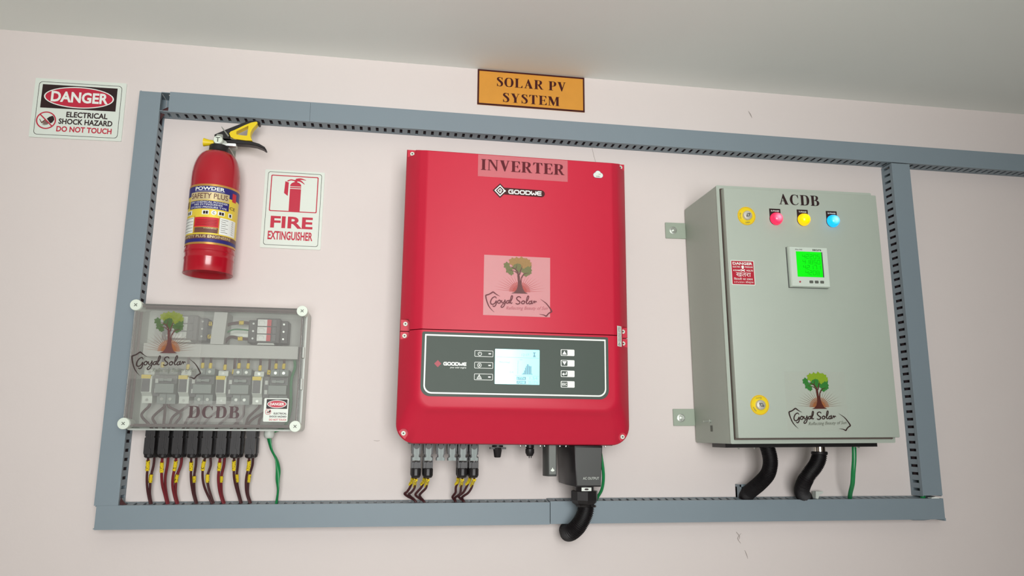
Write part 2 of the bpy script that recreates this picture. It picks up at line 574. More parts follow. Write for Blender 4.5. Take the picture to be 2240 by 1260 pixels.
_arm = lambda x0, x1, y, s: [R4(x0, x1, min(y, y - s * 0.045), max(y, y - s * 0.045)),
                             ('p', [(x1, y), (x1 + 0.015, y - s * 0.26), (x1 - 0.02, y - s * 0.26), (x1 - 0.13, y - s * 0.045), (x1 - 0.13, y)])]
_e = [R4(0.28, 0.48, 0.48, 0.525), ('p', [(0.48, 0.34), (0.505, 0.34), (0.505, 0.66), (0.48, 0.66), (0.42, 0.525), (0.42, 0.48)])]
SERIF = {
    'I': (0.38, stem(0.09)),
    'N': (0.78, [('p', [(0.0, 1), (0.26, 1), (0.69, 0.2), (0.69, -0.02), (0.64, -0.02), (0.13, 0.93), (0.0, 0.965)]),
                 R4(0.09, 0.15, 0, 0.95), R4(0.635, 0.695, 0, 1), R4(0.0, 0.25, 0, 0.035), R4(0.55, 0.78, 0.965, 1)]),
    'V': (0.74, [('p', [(0.05, 1), (0.28, 1), (0.46, 0.30), (0.40, -0.02), (0.35, -0.02)]),
                 ('p', [(0.59, 1), (0.66, 1), (0.41, -0.02), (0.35, -0.02)]), R4(0.0, 0.35, 0.965, 1), R4(0.51, 0.74, 0.965, 1)]),
    'E': (0.66, stem(0.08) + _arm(0.2, 0.62, 1, 1) + _arm(0.2, 0.65, 0, -1) + _e),
    'R': (0.76, stem(0.08) + [('s', [(0.25, 0.975, 0.05), (0.42, 0.965, 0.06), (0.54, 0.88, 0.16), (0.565, 0.74, 0.2), (0.52, 0.59, 0.15), (0.40, 0.51, 0.06), (0.25, 0.50, 0.05)]),
                             ('p', [(0.30, 0.5), (0.46, 0.53), (0.70, 0.06), (0.78, 0.035), (0.78, 0), (0.56, 0)])]),
    'T': (0.68, stem(0.24, top=False) + [R4(0.02, 0.66, 0.955, 1), ('p', [(0.02, 1), (0.0, 0.74), (0.03, 0.74), (0.14, 0.955), (0.14, 1)]),
                                          ('p', [(0.66, 1), (0.68, 0.74), (0.65, 0.74), (0.54, 0.955), (0.54, 1)])]),
    'S': (0.54, [('s', [(0.46, 0.76, 0.03), (0.40, 0.92, 0.05), (0.27, 0.975, 0.06), (0.13, 0.91, 0.13), (0.11, 0.76, 0.18), (0.24, 0.61, 0.2),
                        (0.40, 0.43, 0.2), (0.44, 0.25, 0.18), (0.39, 0.09, 0.12), (0.24, 0.02, 0.06), (0.11, 0.09, 0.05), (0.05, 0.29, 0.03)]),
                 ('p', [(0.45, 1.0), (0.475, 1.0), (0.49, 0.70), (0.455, 0.70), (0.42, 0.93)]), ('p', [(0.03, 0.33), (0.06, 0.33), (0.09, 0.08), (0.06, -0.02), (0.03, -0.02)])]),
    'O': (0.76, [('s', [(0.38, 0.985, 0.05), (0.18, 0.88, 0.13), (0.10, 0.50, 0.21), (0.18, 0.12, 0.13), (0.38, 0.015, 0.05)]),
                 ('s', [(0.38, 0.985, 0.05), (0.58, 0.88, 0.13), (0.66, 0.50, 0.21), (0.58, 0.12, 0.13), (0.38, 0.015, 0.05)])]),
    'C': (0.70, [('s', [(0.64, 0.72, 0.03), (0.56, 0.92, 0.06), (0.40, 0.98, 0.05), (0.20, 0.88, 0.14), (0.11, 0.50, 0.21), (0.20, 0.12, 0.14), (0.42, 0.02, 0.06), (0.57, 0.08, 0.05), (0.66, 0.22, 0.04)]),
                 ('p', [(0.62, 1), (0.65, 1), (0.67, 0.66), (0.63, 0.66), (0.57, 0.92)])]),
    'L': (0.66, stem(0.08) + _arm(0.2, 0.64, 0, -1)),
    'A': (0.76, [('p', [(0.35, 1.02), (0.40, 1.02), (0.72, 0.02), (0.48, 0.02), (0.30, 0.70)]), ('p', [(0.35, 1.02), (0.39, 0.92), (0.165, 0.02), (0.095, 0.02)]),
                 R4(0.21, 0.5, 0.31, 0.355), R4(0.0, 0.25, 0, 0.035), R4(0.42, 0.77, 0, 0.035)]),
    'P': (0.63, stem(0.08) + [('s', [(0.25, 0.975, 0.05), (0.42, 0.965, 0.06), (0.53, 0.87, 0.16), (0.55, 0.72, 0.2), (0.51, 0.56, 0.15), (0.40, 0.475, 0.06), (0.25, 0.465, 0.05)])]),
    'Y': (0.76, [('p', [(0.05, 1), (0.28, 1), (0.46, 0.52), (0.46, 0.40), (0.30, 0.40)]), ('p', [(0.61, 1), (0.66, 1), (0.47, 0.45), (0.42, 0.45)]),
                 R4(0.28, 0.48, 0, 0.48), R4(0.18, 0.58, 0, 0.035), R4(0.0, 0.35, 0.965, 1), R4(0.52, 0.76, 0.965, 1)]),
    'M': (0.96, [R4(0.09, 0.15, 0, 0.96), R4(0.68, 0.88, 0, 1), ('p', [(0.02, 1), (0.27, 1), (0.54, 0.25), (0.47, 0.0), (0.42, 0.0)]),
                 ('p', [(0.68, 1), (0.72, 1), (0.72, 0.85), (0.47, 0.0), (0.44, 0.0)]), R4(0.0, 0.25, 0, 0.035), R4(0.60, 0.96, 0, 0.035), R4(0.0, 0.2, 0.965, 1), R4(0.68, 0.96, 0.965, 1)]),
    'D': (0.72, stem(0.08) + [('s', [(0.25, 0.975, 0.05), (0.42, 0.96, 0.07), (0.57, 0.84, 0.15), (0.62, 0.50, 0.21), (0.57, 0.16, 0.15), (0.42, 0.04, 0.07), (0.25, 0.025, 0.05)])]),
    'B': (0.68, stem(0.08) + [('s', [(0.25, 0.975, 0.05), (0.40, 0.965, 0.06), (0.51, 0.88, 0.15), (0.525, 0.76, 0.18), (0.48, 0.62, 0.14), (0.36, 0.535, 0.06), (0.25, 0.525, 0.05)]),
                             ('s', [(0.25, 0.525, 0.05), (0.42, 0.515, 0.06), (0.55, 0.42, 0.16), (0.58, 0.27, 0.2), (0.54, 0.12, 0.15), (0.42, 0.035, 0.06), (0.25, 0.025, 0.05)])]),
}

# squared wide letters of the inverter maker's word mark: strokes on a 1 x 1 cell
WORD = {
    'G': [[(0.95, 0.9), (0.25, 0.9), (0.08, 0.72), (0.08, 0.28), (0.25, 0.1), (0.9, 0.1), (0.9, 0.5), (0.5, 0.5)]],
    'O': [[(0.25, 0.1), (0.75, 0.1), (0.92, 0.28), (0.92, 0.72), (0.75, 0.9), (0.25, 0.9), (0.08, 0.72), (0.08, 0.28)]],
    'D': [[(0.08, 0.1), (0.7, 0.1), (0.92, 0.3), (0.92, 0.7), (0.7, 0.9), (0.08, 0.9)]],
    'W': [[(0.06, 0.95), (0.06, 0.3), (0.22, 0.1), (0.5, 0.45), (0.78, 0.1), (0.94, 0.3), (0.94, 0.95)]],
    'E': [[(0.95, 0.9), (0.25, 0.9), (0.08, 0.72), (0.08, 0.28), (0.25, 0.1), (0.95, 0.1)], [(0.1, 0.5), (0.9, 0.5)]],
}


def wordmark(b, s, x0, x1, z0, z1, d, w=0.2):
    n = len(s)
    cw = (x1 - x0) / (n * 1.12 - 0.12)
    h = z1 - z0
    for i, ch in enumerate(s):
        ox = x0 + i * cw * 1.12
        for st in WORD[ch]:
            b.ribbon([(ox + p[0] * cw, z0 + p[1] * h) for p in st], d, w * h, closed=ch in 'OD')


# ------------------------------------------------------------------ scene helpers
def thing(name, label, cat, x, d, z, group=None, rot=0.0):
    """an Empty at the thing's base; rot = tilt in the plane of the wall"""
    o = bpy.data.objects.new(name, None)
    o.empty_display_size = 0.02
    COL.objects.link(o)
    o.location = (x, -d, z)
    o.rotation_euler = (0, -rot, 0)
    o['label'], o['category'] = label, cat
    if group:
        o['group'] = group
    return o


def tag(o, label, cat, group=None):
    o['label'], o['category'] = label, cat
    if group:
        o['group'] = group
    return o


def structure(name, b, m, **k):
    o = b.build(name, m, **k)
    o['kind'] = 'structure'
    return o


def copy_part(o, parent, dx=0.0, dd=0.0, dz=0.0):
    c = o.copy()
    COL.objects.link(c)
    c.parent = parent
    c.location = (o.location.x + dx, o.location.y - dd, o.location.z + dz)
    return c


# ------------------------------------------------------------------ the room
CZ = 2.483
XL, XR, YF = -2.7, 2.75, 3.0
structure('wall_back', B().box(XL, XR, -0.12, 0.0, 0, CZ), M_wall)
structure('ceiling', B().box(XL, XR, -0.12, YF, CZ, CZ + 0.12), M_ceil)
structure('floor', B().box(XL, XR, -0.12, YF, -0.1, 0), M_floor)
structure('wall_left', B().box(XL - 0.12, XL, -0.12, YF, 0, CZ), M_wall)
structure('wall_right', B().box(XR, XR + 0.12, -0.12, YF, 0, CZ), M_wallright)
w = WIN
fb = B()
fb.box(XL, w['x0'], YF, YF + 0.15, 0, CZ).box(w['x1'], XR, YF, YF + 0.15, 0, CZ)
fb.box(w['x0'], w['x1'], YF, YF + 0.15, 0, w['z0']).box(w['x0'], w['x1'], YF, YF + 0.15, w['z1'], CZ)
structure('wall_front', fb, M_wallside)
win = bpy.data.objects.new('window_1', None)
COL.objects.link(win)
win.location = ((w['x0'] + w['x1']) / 2, w['y'], w['z0'])
win['kind'] = 'structure'
B().ring([(w['x0'], w['z0']), (w['x1'], w['z0']), (w['x1'], w['z1']), (w['x0'], w['z1'])],
         [(w['x0'] + .05, w['z0'] + .05), (w['x1'] - .05, w['z0'] + .05), (w['x1'] - .05, w['z1'] - .05), (w['x0'] + .05, w['z1'] - .05)],
         YF - 0.02, YF + 0.05).box(0.08, 0.12, YF - 0.02, YF + 0.05, w['z0'], w['z1']).build('window_frame', M_white, win)
M_pane = mat('window_glass', (235, 240, 240), 0.05, 0, 0.5, 0.0, alpha=0.08)
B().box(w['x0'] + .04, w['x1'] - .04, YF + 0.06, YF + 0.065, w['z0'] + .04, w['z1'] - .04).build('pane', M_pane, win)

# faint scuffs on the wall
for pts in ([(0.845, 1.315, .0012), (0.853, 1.305, .002), (0.851, 1.297, .0006)], [(0.858, 1.312, .0005), (0.848, 1.300, .0018), (0.856, 1.288, .0008)],
            [(0.865, 1.272, .001), (0.869, 1.262, .002), (0.872, 1.252, .0006)], [(0.492, 2.30, .0008), (0.498, 2.27, .001), (0.507, 2.235, .0008)],
            [(-0.038, 1.53, .0006), (-0.030, 1.529, .001), (-0.024, 1.53, .0006)], [(0.94, 2.425, .0006), (0.946, 2.415, .003), (0.95, 2.405, .0006)]):
    B().ribbon(pts, 0.0006, smooth=4).build('scuff', M_scuff, bpy.data.objects['wall_back'])


# ------------------------------------------------------------------ slotted cable ducts
def duct(name, label, x0, x1, z0, z1, horiz, covers, ch=None, open_lo=0.0, open_hi=0.0, flare=0.0):
    """PVC duct: base, two slotted sides and snap-on covers (list of (from, to))"""
    D, T = 0.0456, 0.0016
    p0, p1 = ch if ch else ((x0, x1) if horiz else (z0, z1))
    t = thing(name, label, 'cable duct', (x0 + x1) / 2, 0, z0, 'grey slotted cable ducts')

    def bx(b, a0, a1, c0, c1, d0, d1):      # a along, c across
        if horiz:
            b.box(a0, a1, d0, d1, c0, c1)
        else:
            b.box(c0, c1, d0, d1, a0, a1)
    lo, hi = (z0, z1) if horiz else (x0, x1)
    base = B()
    bx(base, p0, p1, lo, hi, 0.0005, 0.002)
    base.build('base', M_duct, t)
    pitch, sw = 0.0195, 0.0068
    for side, c0, c1 in ((0, lo, lo + T), (1, hi - T, hi)):
        q0, q1 = p0, p1
        if side == 0 and open_lo:
            q1 = p1 - open_lo
        if side == 1 and open_hi:
            q1 = p1 - open_hi
        s = B()
        if side == 1 and flare:      # the wall-side foot of this strip stands wider than its mouth
            s.fn = lambda x, d, z: (x, d, z + flare * (1 - d / D))
        bx(s, q0, q1, c0, c1, 0.002, 0.0085)
        bx(s, q0, q1, c0, c1, 0.0345, D - 0.001)
        n = int((q1 - q0) / pitch)
        a = q0
        for k in range(n + 1):
            b1 = q0 + (k + 1) * pitch - sw if k < n else q1
            if b1 > a:
                bx(s, a, min(b1, q1), c0, c1, 0.0085, 0.0345)
            a = b1 + sw
        s.build('slotted_side', M_duct, t)
    w_in = hi - lo
    for f, dd, r in ((0.20, 0.0125, 0.0078), (0.80, 0.0125, 0.0078), (0.22, 0.0300, 0.0078), (0.78, 0.0300, 0.0078), (0.5, 0.021, 0.0085)):
        k0, k1 = p0 + 0.05, p1 - 0.05           # the cables lying in the duct
        cc = lo + w_in * f
        b = B()
        if horiz:
            b.cyl((k0, dd, cc), (1, 0, 0), r, k1 - k0, 10)
        else:
            b.cyl((cc, dd, k0), (0, 0, 1), r, k1 - k0, 10)
        b.build('laid_cable', M_laid, t)
    for (a0, a1) in covers:
        c = B()
        bx(c, a0, a1, lo - 0.0012, hi + 0.0012, D - 0.0012, D + 0.0006)
        bx(c, a0, a1, lo - 0.0012, lo, D - 0.008, D - 0.001)
        bx(c, a0, a1, hi, hi + 0.0012, D - 0.008, D - 0.001)
        c.build('cover', M_duct, t)
    return t


duct('cable_duct', 'grey slotted cable duct running vertically at the left, behind the clear box', -0.611, -0.5655, 1.393, 2.3345, False,
     [(1.3925, 2.3325)], open_hi=0.074)
td = duct('cable_duct', 'long grey slotted cable duct running along the top under the orange sign', -0.5645, 2.6, 2.2865, 2.3345, True,
          [(-0.545, -0.222), (-0.2215, 2.6)])
bl = duct('cable_duct', 'grey slotted cable duct along the bottom, left length below the clear box', -0.610, 0.3695, 1.3445, 1.3915, True, [(-0.607, 0.3693)], flare=0.0050)
br_ = duct('cable_duct', 'grey slotted cable duct along the bottom, right length below the grey cabinet', 0.3705, 1.3825, 1.3455, 1.3935, True,
           [(0.3708, 1.3825)], flare=0.0050)
duct('cable_duct', 'grey slotted cable duct running vertically at the right of the grey cabinet', 1.3285, 1.3805, 1.400, 2.2835, False, [(1.402, 2.2825)])
# broken edge and flange bits at the open ends
B().box(-0.626, -0.606, 0.0005, 0.003, 2.331, 2.337).box(-0.6105, -0.5665, 0.0005, 0.040, 2.3335, 2.3350).build('end_lip', M_duct, bpy.data.objects['cable_duct'])
B().prism([(1.30, 1.3445), (1.305, 1.341), (1.335, 1.3405), (1.352, 1.342), (1.352, 1.3445)], 0.002, 0.03).build('broken_lip', M_duct, br_)
B().box(1.3805, 1.3845, 0.002, 0.046, 1.3405, 1.347).build('broken_corner', M_duct, br_)
# two short runs of cable showing at the open corners
c1 = B().tube([(-0.588, 0.020, 2.18), (-0.584, 0.022, 2.240), (-0.574, 0.025, 2.272), (-0.552, 0.024, 2.299), (-0.50, 0.02, 2.312), (-0.40, 0.02, 2.312)], 0.006)
tag(c1.build('duct_cable', M_wire), 'brown cable bending from the left duct into the top duct', 'cable')
c2 = B().tube([(-0.588, 0.018, 1.50), (-0.586, 0.02, 1.44), (-0.576, 0.026, 1.412), (-0.558, 0.03, 1.390), (-0.53, 0.028, 1.372), (-0.42, 0.02, 1.366)], 0.006)
tag(c2.build('duct_cable', M_wire), 'dark cable bending from the left duct into the bottom duct', 'cable')
c3 = B().tube([(1.345, 0.018, 1.52), (1.345, 0.02, 1.44), (1.342, 0.026, 1.41), (1.335, 0.03, 1.39), (1.31, 0.028, 1.37), (1.20, 0.02, 1.366)], 0.006)
tag(c3.build('duct_cable', M_green), 'green cable bending from the right duct into the bottom duct', 'cable')
B().prism([(1.352, 1.3935), (1.374, 1.3935), (1.374, 1.3965), (1.362, 1.3985), (1.352, 1.397)], 0.030, 0.044).build('white_chip', M_white, br_, label='white torn chip at the end of the duct')


# ------------------------------------------------------------------ signs on the wall
def no_touch(b_red, b_dark, b_skin, cx, cz, r, d):
    b_red.ring(ell(cx, cz, r, n=32), ell(cx, cz, r * 0.87, n=32), d + 0.0002)
    b_red.ribbon([(cx - r * 0.64, cz + r * 0.64), (cx + r * 0.64, cz - r * 0.64)], d + 0.0003, r * 0.13)
    s = r
    b_dark.face([(cx + .05 * s, cz + .18 * s), (cx + .30 * s, cz + .42 * s), (cx + .62 * s, cz + .56 * s), (cx + .76 * s, cz + .35 * s),
                 (cx + .82 * s, cz + .1 * s), (cx + .62 * s, cz - .25 * s), (cx + .45 * s, cz - .33 * s)], d)
    for i in range(5):
        f = i / 4
        x, z = cx + (-.02 + .32 * f) * s, cz + (.10 - .32 * f) * s
        L = (.52, .62, .60, .52, .36)[i] * s
        b_skin.ribbon([(x, z, .10 * s), (x - .45 * L, z - .62 * L, .09 * s), (x - .62 * L, z - .85 * L, .04 * s)], d)
    b_skin.ribbon([(cx - .1 * s, cz + .05 * s, .1 * s), (cx - .42 * s, cz - .3 * s, .1 * s), (cx - .66 * s, cz + .12 * s, .06 * s)], d)


# orange panel sign
t = thing('system_sign', 'orange sign reading SOLAR PV SYSTEM above the top cable duct', 'sign', 0.3325, 0, 2.383)
x0, x1, z0, z1 = 0.1895, 0.4755, 2.3835, 2.4815
B().box(x0, x1, 0.0004, 0.003, z0, z1).build('panel', M_gold, t)
B().ring([(x0, z0), (x1, z0), (x1, z1), (x0, z1)], [(x0 + .0042, z0 + .0042), (x1 - .0042, z0 + .0042), (x1 - .0042, z1 - .0042), (x0 + .0042, z1 - .0042)],
         0.002, 0.0034).build('border', M_maroon, t)
b = B()
b.serif('SOLAR PV', 0.2395, 0.4250, 2.4380, 2.4635, 0.0033, 0.10)
b.serif('SYSTEM', 0.2560, 0.4075, 2.3950, 2.4205, 0.0033, 0.10)
b.build('lettering', M_maroon, t)

# danger sign: local coordinates about its lower left corner
def danger_sign(px, pz, Wd, Hd, d0, th, parent, compact=False):
    """panel + printing; returns nothing, children of parent"""
    X = lambda u: px + u * Wd
    Z = lambda v: pz + v * Hd
    d = d0 + th + 0.0003
    pn = B().prism(rr(px, px + Wd, pz, pz + Hd, 0.002, 2), d0, d0 + th).build('panel', M_signw, parent)
    k, rd, wh, sk = B(), B(), B(), B()
    if not compact:
        k.ring(rr(X(.045), X(.955), Z(.045), Z(.945), .008), rr(X(.050), X(.950), Z(.052), Z(.938), .0075), d)
        k.face([(X(.085), Z(.50)), (X(.905), Z(.50)), (X(.905), Z(.90)), (X(.085), Z(.90))], d)
        rd.face(ell(X(.495), Z(.70), .378 * Wd, .180 * Hd, 40), d + 0.0003)
        wh.ring(ell(X(.495), Z(.70), .382 * Wd, .182 * Hd, 40), ell(X(.495), Z(.70), .368 * Wd, .166 * Hd, 40), d + 0.0006)
        wh.text('DANGER', X(.19), X(.815), Z(.61), Z(.795), d + 0.0006, 0.035)
        k.text('ELECTRICAL', X(.375), X(.825), Z(.36), Z(.455), d, 0.03)
        k.text('SHOCK HAZARD', X(.30), X(.885), Z(.24), Z(.335), d, 0.03)
        rd.text('DO NOT TOUCH', X(.285), X(.885), Z(.11), Z(.205), d, 0.03)
        no_touch(rd, k, sk, X(.165), Z(.29), .108 * Wd, d)
    else:
        k.face([(X(.10), Z(.55)), (X(.955), Z(.55)), (X(.955), Z(.955)), (X(.10), Z(.955))], d)
        rd.face(ell(X(.53), Z(.75), .39 * Wd, .165 * Hd, 36), d + 0.0003)
        wh.ring(ell(X(.53), Z(.75), .395 * Wd, .170 * Hd, 36), ell(X(.53), Z(.75), .365 * Wd, .145 * Hd, 36), d + 0.0006)
        wh.text('DANGER', X(.235), X(.83), Z(.69), Z(.81), d + 0.0006, 0.03)
        k.text('ELECTRICAL', X(.42), X(.95), Z(.31), Z(.39), d, 0.03)
        k.text('SHOCK HAZARD', X(.25), X(.95), Z(.18), Z(.26), d, 0.03)
        rd.text('DO NOT TOUCH', X(.25), X(.95), Z(.045), Z(.125), d, 0.03)
        no_touch(rd, k, sk, X(.19), Z(.42), .125 * Wd, d)
    par = parent if not compact else pn
    for n_, bb, m in (('black_print', k, M_ink), ('red_print', rd, M_signred), ('white_print', wh, M_white), ('hand_print', sk, M_brownp)):
        bb.build(n_, m, par if not compact else parent)
    return pn


t = thing('danger_sign', 'white DANGER electrical shock hazard sign on the wall left of the ducts', 'sign', -0.8575, 0, 2.218, rot=0.014)
danger_sign(-0.8575, 2.218, 0.2015, 0.1475, 0.0004, 0.0025, t)

# fire extinguisher sign
t = thing('fire_extinguisher_sign', 'white FIRE EXTINGUISHER sign with red pictogram, right of the extinguisher', 'sign', -0.3225, 0, 1.978)
px, pz, Wd, Hd = -0.3235, 1.978, 0.1405, 0.195
X = lambda u: px + u * Wd
Z = lambda v: pz + v * Hd
B().prism(rr(px, px + Wd, pz, pz + Hd, 0.002, 2), 0.0004, 0.003).build('panel', M_signw, t)
d = 0.0033
B().ring(rr(X(.05), X(.955), Z(.035), Z(.975), .006), rr(X(.058), X(.947), Z(.041), Z(.969), .0055), d).build('border_line', M_greyink, t)
r_ = B()
r_.ring(rr(X(.105), X(.90), Z(.465), Z(.935), .003), rr(X(.122), X(.883), Z(.477), Z(.923), .002), d)
r_.face([(X(.43), Z(.475)), (X(.615), Z(.475)), (X(.615), Z(.765)), (X(.43), Z(.765))], d)
r_.face([(X(.43), Z(.775)), (X(.615), Z(.775)), (X(.615), Z(.79)), (X(.43), Z(.79))], d)
r_.face([(X(.43), Z(.798)), (X(.615), Z(.798))] + [(X(.5225 + .0925 * cos(a)), Z(.805 + .05 * sin(a))) for a in [PI * k / 12 for k in range(13)]], d)
r_.face([(X(.50), Z(.85)), (X(.545), Z(.85)), (X(.545), Z(.885)), (X(.50), Z(.885))], d)
r_.ribbon([(X(.54), Z(.875), .004), (X(.60), Z(.87), .004), (X(.67), Z(.83), .001)], d, smooth=4)
r_.ribbon([(X(.52), Z(.885), .005), (X(.60), Z(.897), .004), (X(.69), Z(.885), .001)], d, smooth=4)
r_.ribbon([(X(.51), Z(.87), .003), (X(.44), Z(.88), .003), (X(.38), Z(.862), .003)], d, smooth=5)
r_.face([(X(.345), Z(.86)), (X(.405), Z(.845)), (X(.40), Z(.67)), (X(.335), Z(.705))], d)
r_.text('FIRE', X(.145), X(.845), Z(.255), Z(.405), d, 0.03)
r_.text('EXTINGUISHER', X(.115), X(.855), Z(.105), Z(.215), d, 0.03)
r_.build('red_print', M_signred, t)

# ------------------------------------------------------------------ the printed tree mark
STROKES = [[(0.194, 0.28, 0.0076), (0.172, 0.305, 0.0114), (0.133, 0.282, 0.0124), (0.108, 0.229, 0.0133), (0.114, 0.187, 0.0133), (0.145, 0.18, 0.0124), (0.175, 0.206, 0.0124), (0.189, 0.235, 0.0124), (0.191, 0.192, 0.0124), (0.176, 0.156, 0.0124), (0.155, 0.144, 0.0114), (0.137, 0.157, 0.0095)],
    [(0.24, 0.252, 0.0114), (0.212, 0.233, 0.0114), (0.215, 0.204, 0.0114), (0.244, 0.204, 0.0114), (0.255, 0.233, 0.0114), (0.24, 0.252, 0.0114), (0.267, 0.236, 0.0076)],
    [(0.273, 0.252, 0.0114), (0.273, 0.217, 0.0114), (0.292, 0.208, 0.0114), (0.313, 0.237, 0.0114), (0.321, 0.255, 0.0114), (0.322, 0.203, 0.0114), (0.304, 0.155, 0.0114), (0.279, 0.134, 0.0114), (0.263, 0.147, 0.0114), (0.287, 0.184, 0.0086), (0.342, 0.218, 0.0076)],
    [(0.382, 0.252, 0.0114), (0.351, 0.244, 0.0114), (0.341, 0.213, 0.0114), (0.362, 0.206, 0.0114), (0.383, 0.237, 0.0114), (0.386, 0.254, 0.0114), (0.381, 0.212, 0.0114), (0.401, 0.218, 0.0076)],
    [(0.394, 0.218, 0.0076), (0.422, 0.272, 0.0114), (0.433, 0.32, 0.0114), (0.422, 0.334, 0.0114), (0.411, 0.31, 0.0114), (0.402, 0.243, 0.0114), (0.411, 0.206, 0.0114), (0.433, 0.219, 0.0076)],
    [(0.559, 0.3, 0.0095), (0.54, 0.321, 0.0114), (0.509, 0.316, 0.0124), (0.493, 0.29, 0.0124), (0.512, 0.261, 0.0133), (0.541, 0.239, 0.0133), (0.54, 0.213, 0.0124), (0.51, 0.198, 0.0124), (0.479, 0.21, 0.0095)],
    [(0.596, 0.256, 0.0114), (0.57, 0.237, 0.0114), (0.574, 0.21, 0.0114), (0.602, 0.21, 0.0114), (0.614, 0.237, 0.0114), (0.596, 0.256, 0.0114), (0.628, 0.243, 0.0076)],
    [(0.63, 0.226, 0.0076), (0.661, 0.274, 0.0114), (0.676, 0.323, 0.0114), (0.666, 0.34, 0.0114), (0.652, 0.315, 0.0114), (0.641, 0.245, 0.0114), (0.65, 0.209, 0.0114), (0.672, 0.222, 0.0076)],
    [(0.719, 0.256, 0.0114), (0.688, 0.248, 0.0114), (0.678, 0.217, 0.0114), (0.698, 0.209, 0.0114), (0.72, 0.241, 0.0114), (0.723, 0.258, 0.0114), (0.718, 0.215, 0.0114), (0.736, 0.222, 0.0076)],
    [(0.735, 0.213, 0.0095), (0.754, 0.258, 0.0105), (0.764, 0.247, 0.0114), (0.766, 0.223, 0.0114)], [(0.764, 0.235, 0.0105), (0.782, 0.255, 0.0114), (0.797, 0.242, 0.0076)],
    [(0.244, 0.317, 0.0019), (0.194, 0.344, 0.0095), (0.142, 0.385, 0.0152)], [(0.142, 0.385, 0.0152), (0.085, 0.344, 0.0133), (0.032, 0.324, 0.0152)],
    [(0.032, 0.324, 0.0152), (0.045, 0.248, 0.0133), (0.09, 0.134, 0.0105), (0.164, 0.049, 0.0019)],
    [(0.85, 0.296, 0.0019), (0.937, 0.23, 0.0095), (0.998, 0.148, 0.0133), (1.027, 0.095, 0.0152)], [(1.027, 0.095, 0.0152), (0.976, 0.061, 0.0133), (0.942, 0.013, 0.0152)],
    [(0.942, 0.013, 0.0152), (0.902, 0.034, 0.0095), (0.835, 0.045, 0.0019)]]
TRUNK = [(0.412, 0.373), (0.459, 0.395), (0.491, 0.436), (0.508, 0.495), (0.512, 0.572), (0.505, 0.66), (0.531, 0.709), (0.539, 0.641), (0.541, 0.573), (0.555, 0.641), (0.571, 0.671), (0.563, 0.593), (0.569, 0.525), (0.586, 0.457), (0.615, 0.404), (0.663, 0.377)]
BRANCH = [[(0.518, 0.65, 0.0286), (0.503, 0.738, 0.019), (0.458, 0.786, 0.0133), (0.398, 0.819, 0.0048)], [(0.472, 0.771, 0.0114), (0.487, 0.816, 0.0076), (0.49, 0.86, 0.0029)],
          [(0.533, 0.69, 0.021), (0.556, 0.778, 0.0133), (0.573, 0.842, 0.0038)], [(0.567, 0.641, 0.019), (0.601, 0.703, 0.0133), (0.671, 0.726, 0.0038)], [(0.514, 0.699, 0.0133), (0.455, 0.745, 0.0086), (0.37, 0.765, 0.0038)]]
DARK = [(0.342, 0.837, 0.0476), (0.379, 0.76, 0.0524), (0.41, 0.717, 0.0362), (0.501, 0.845, 0.081), (0.515, 0.772, 0.0429), (0.652, 0.799, 0.0667), (0.677, 0.741, 0.04), (0.63, 0.706, 0.0381), (0.596, 0.764, 0.0381)]
LIGHT = [(0.428, 0.903, 0.0552), (0.49, 0.931, 0.0457), (0.564, 0.923, 0.059), (0.64, 0.902, 0.0571), (0.679, 0.874, 0.0381), (0.597, 0.845, 0.0429)]


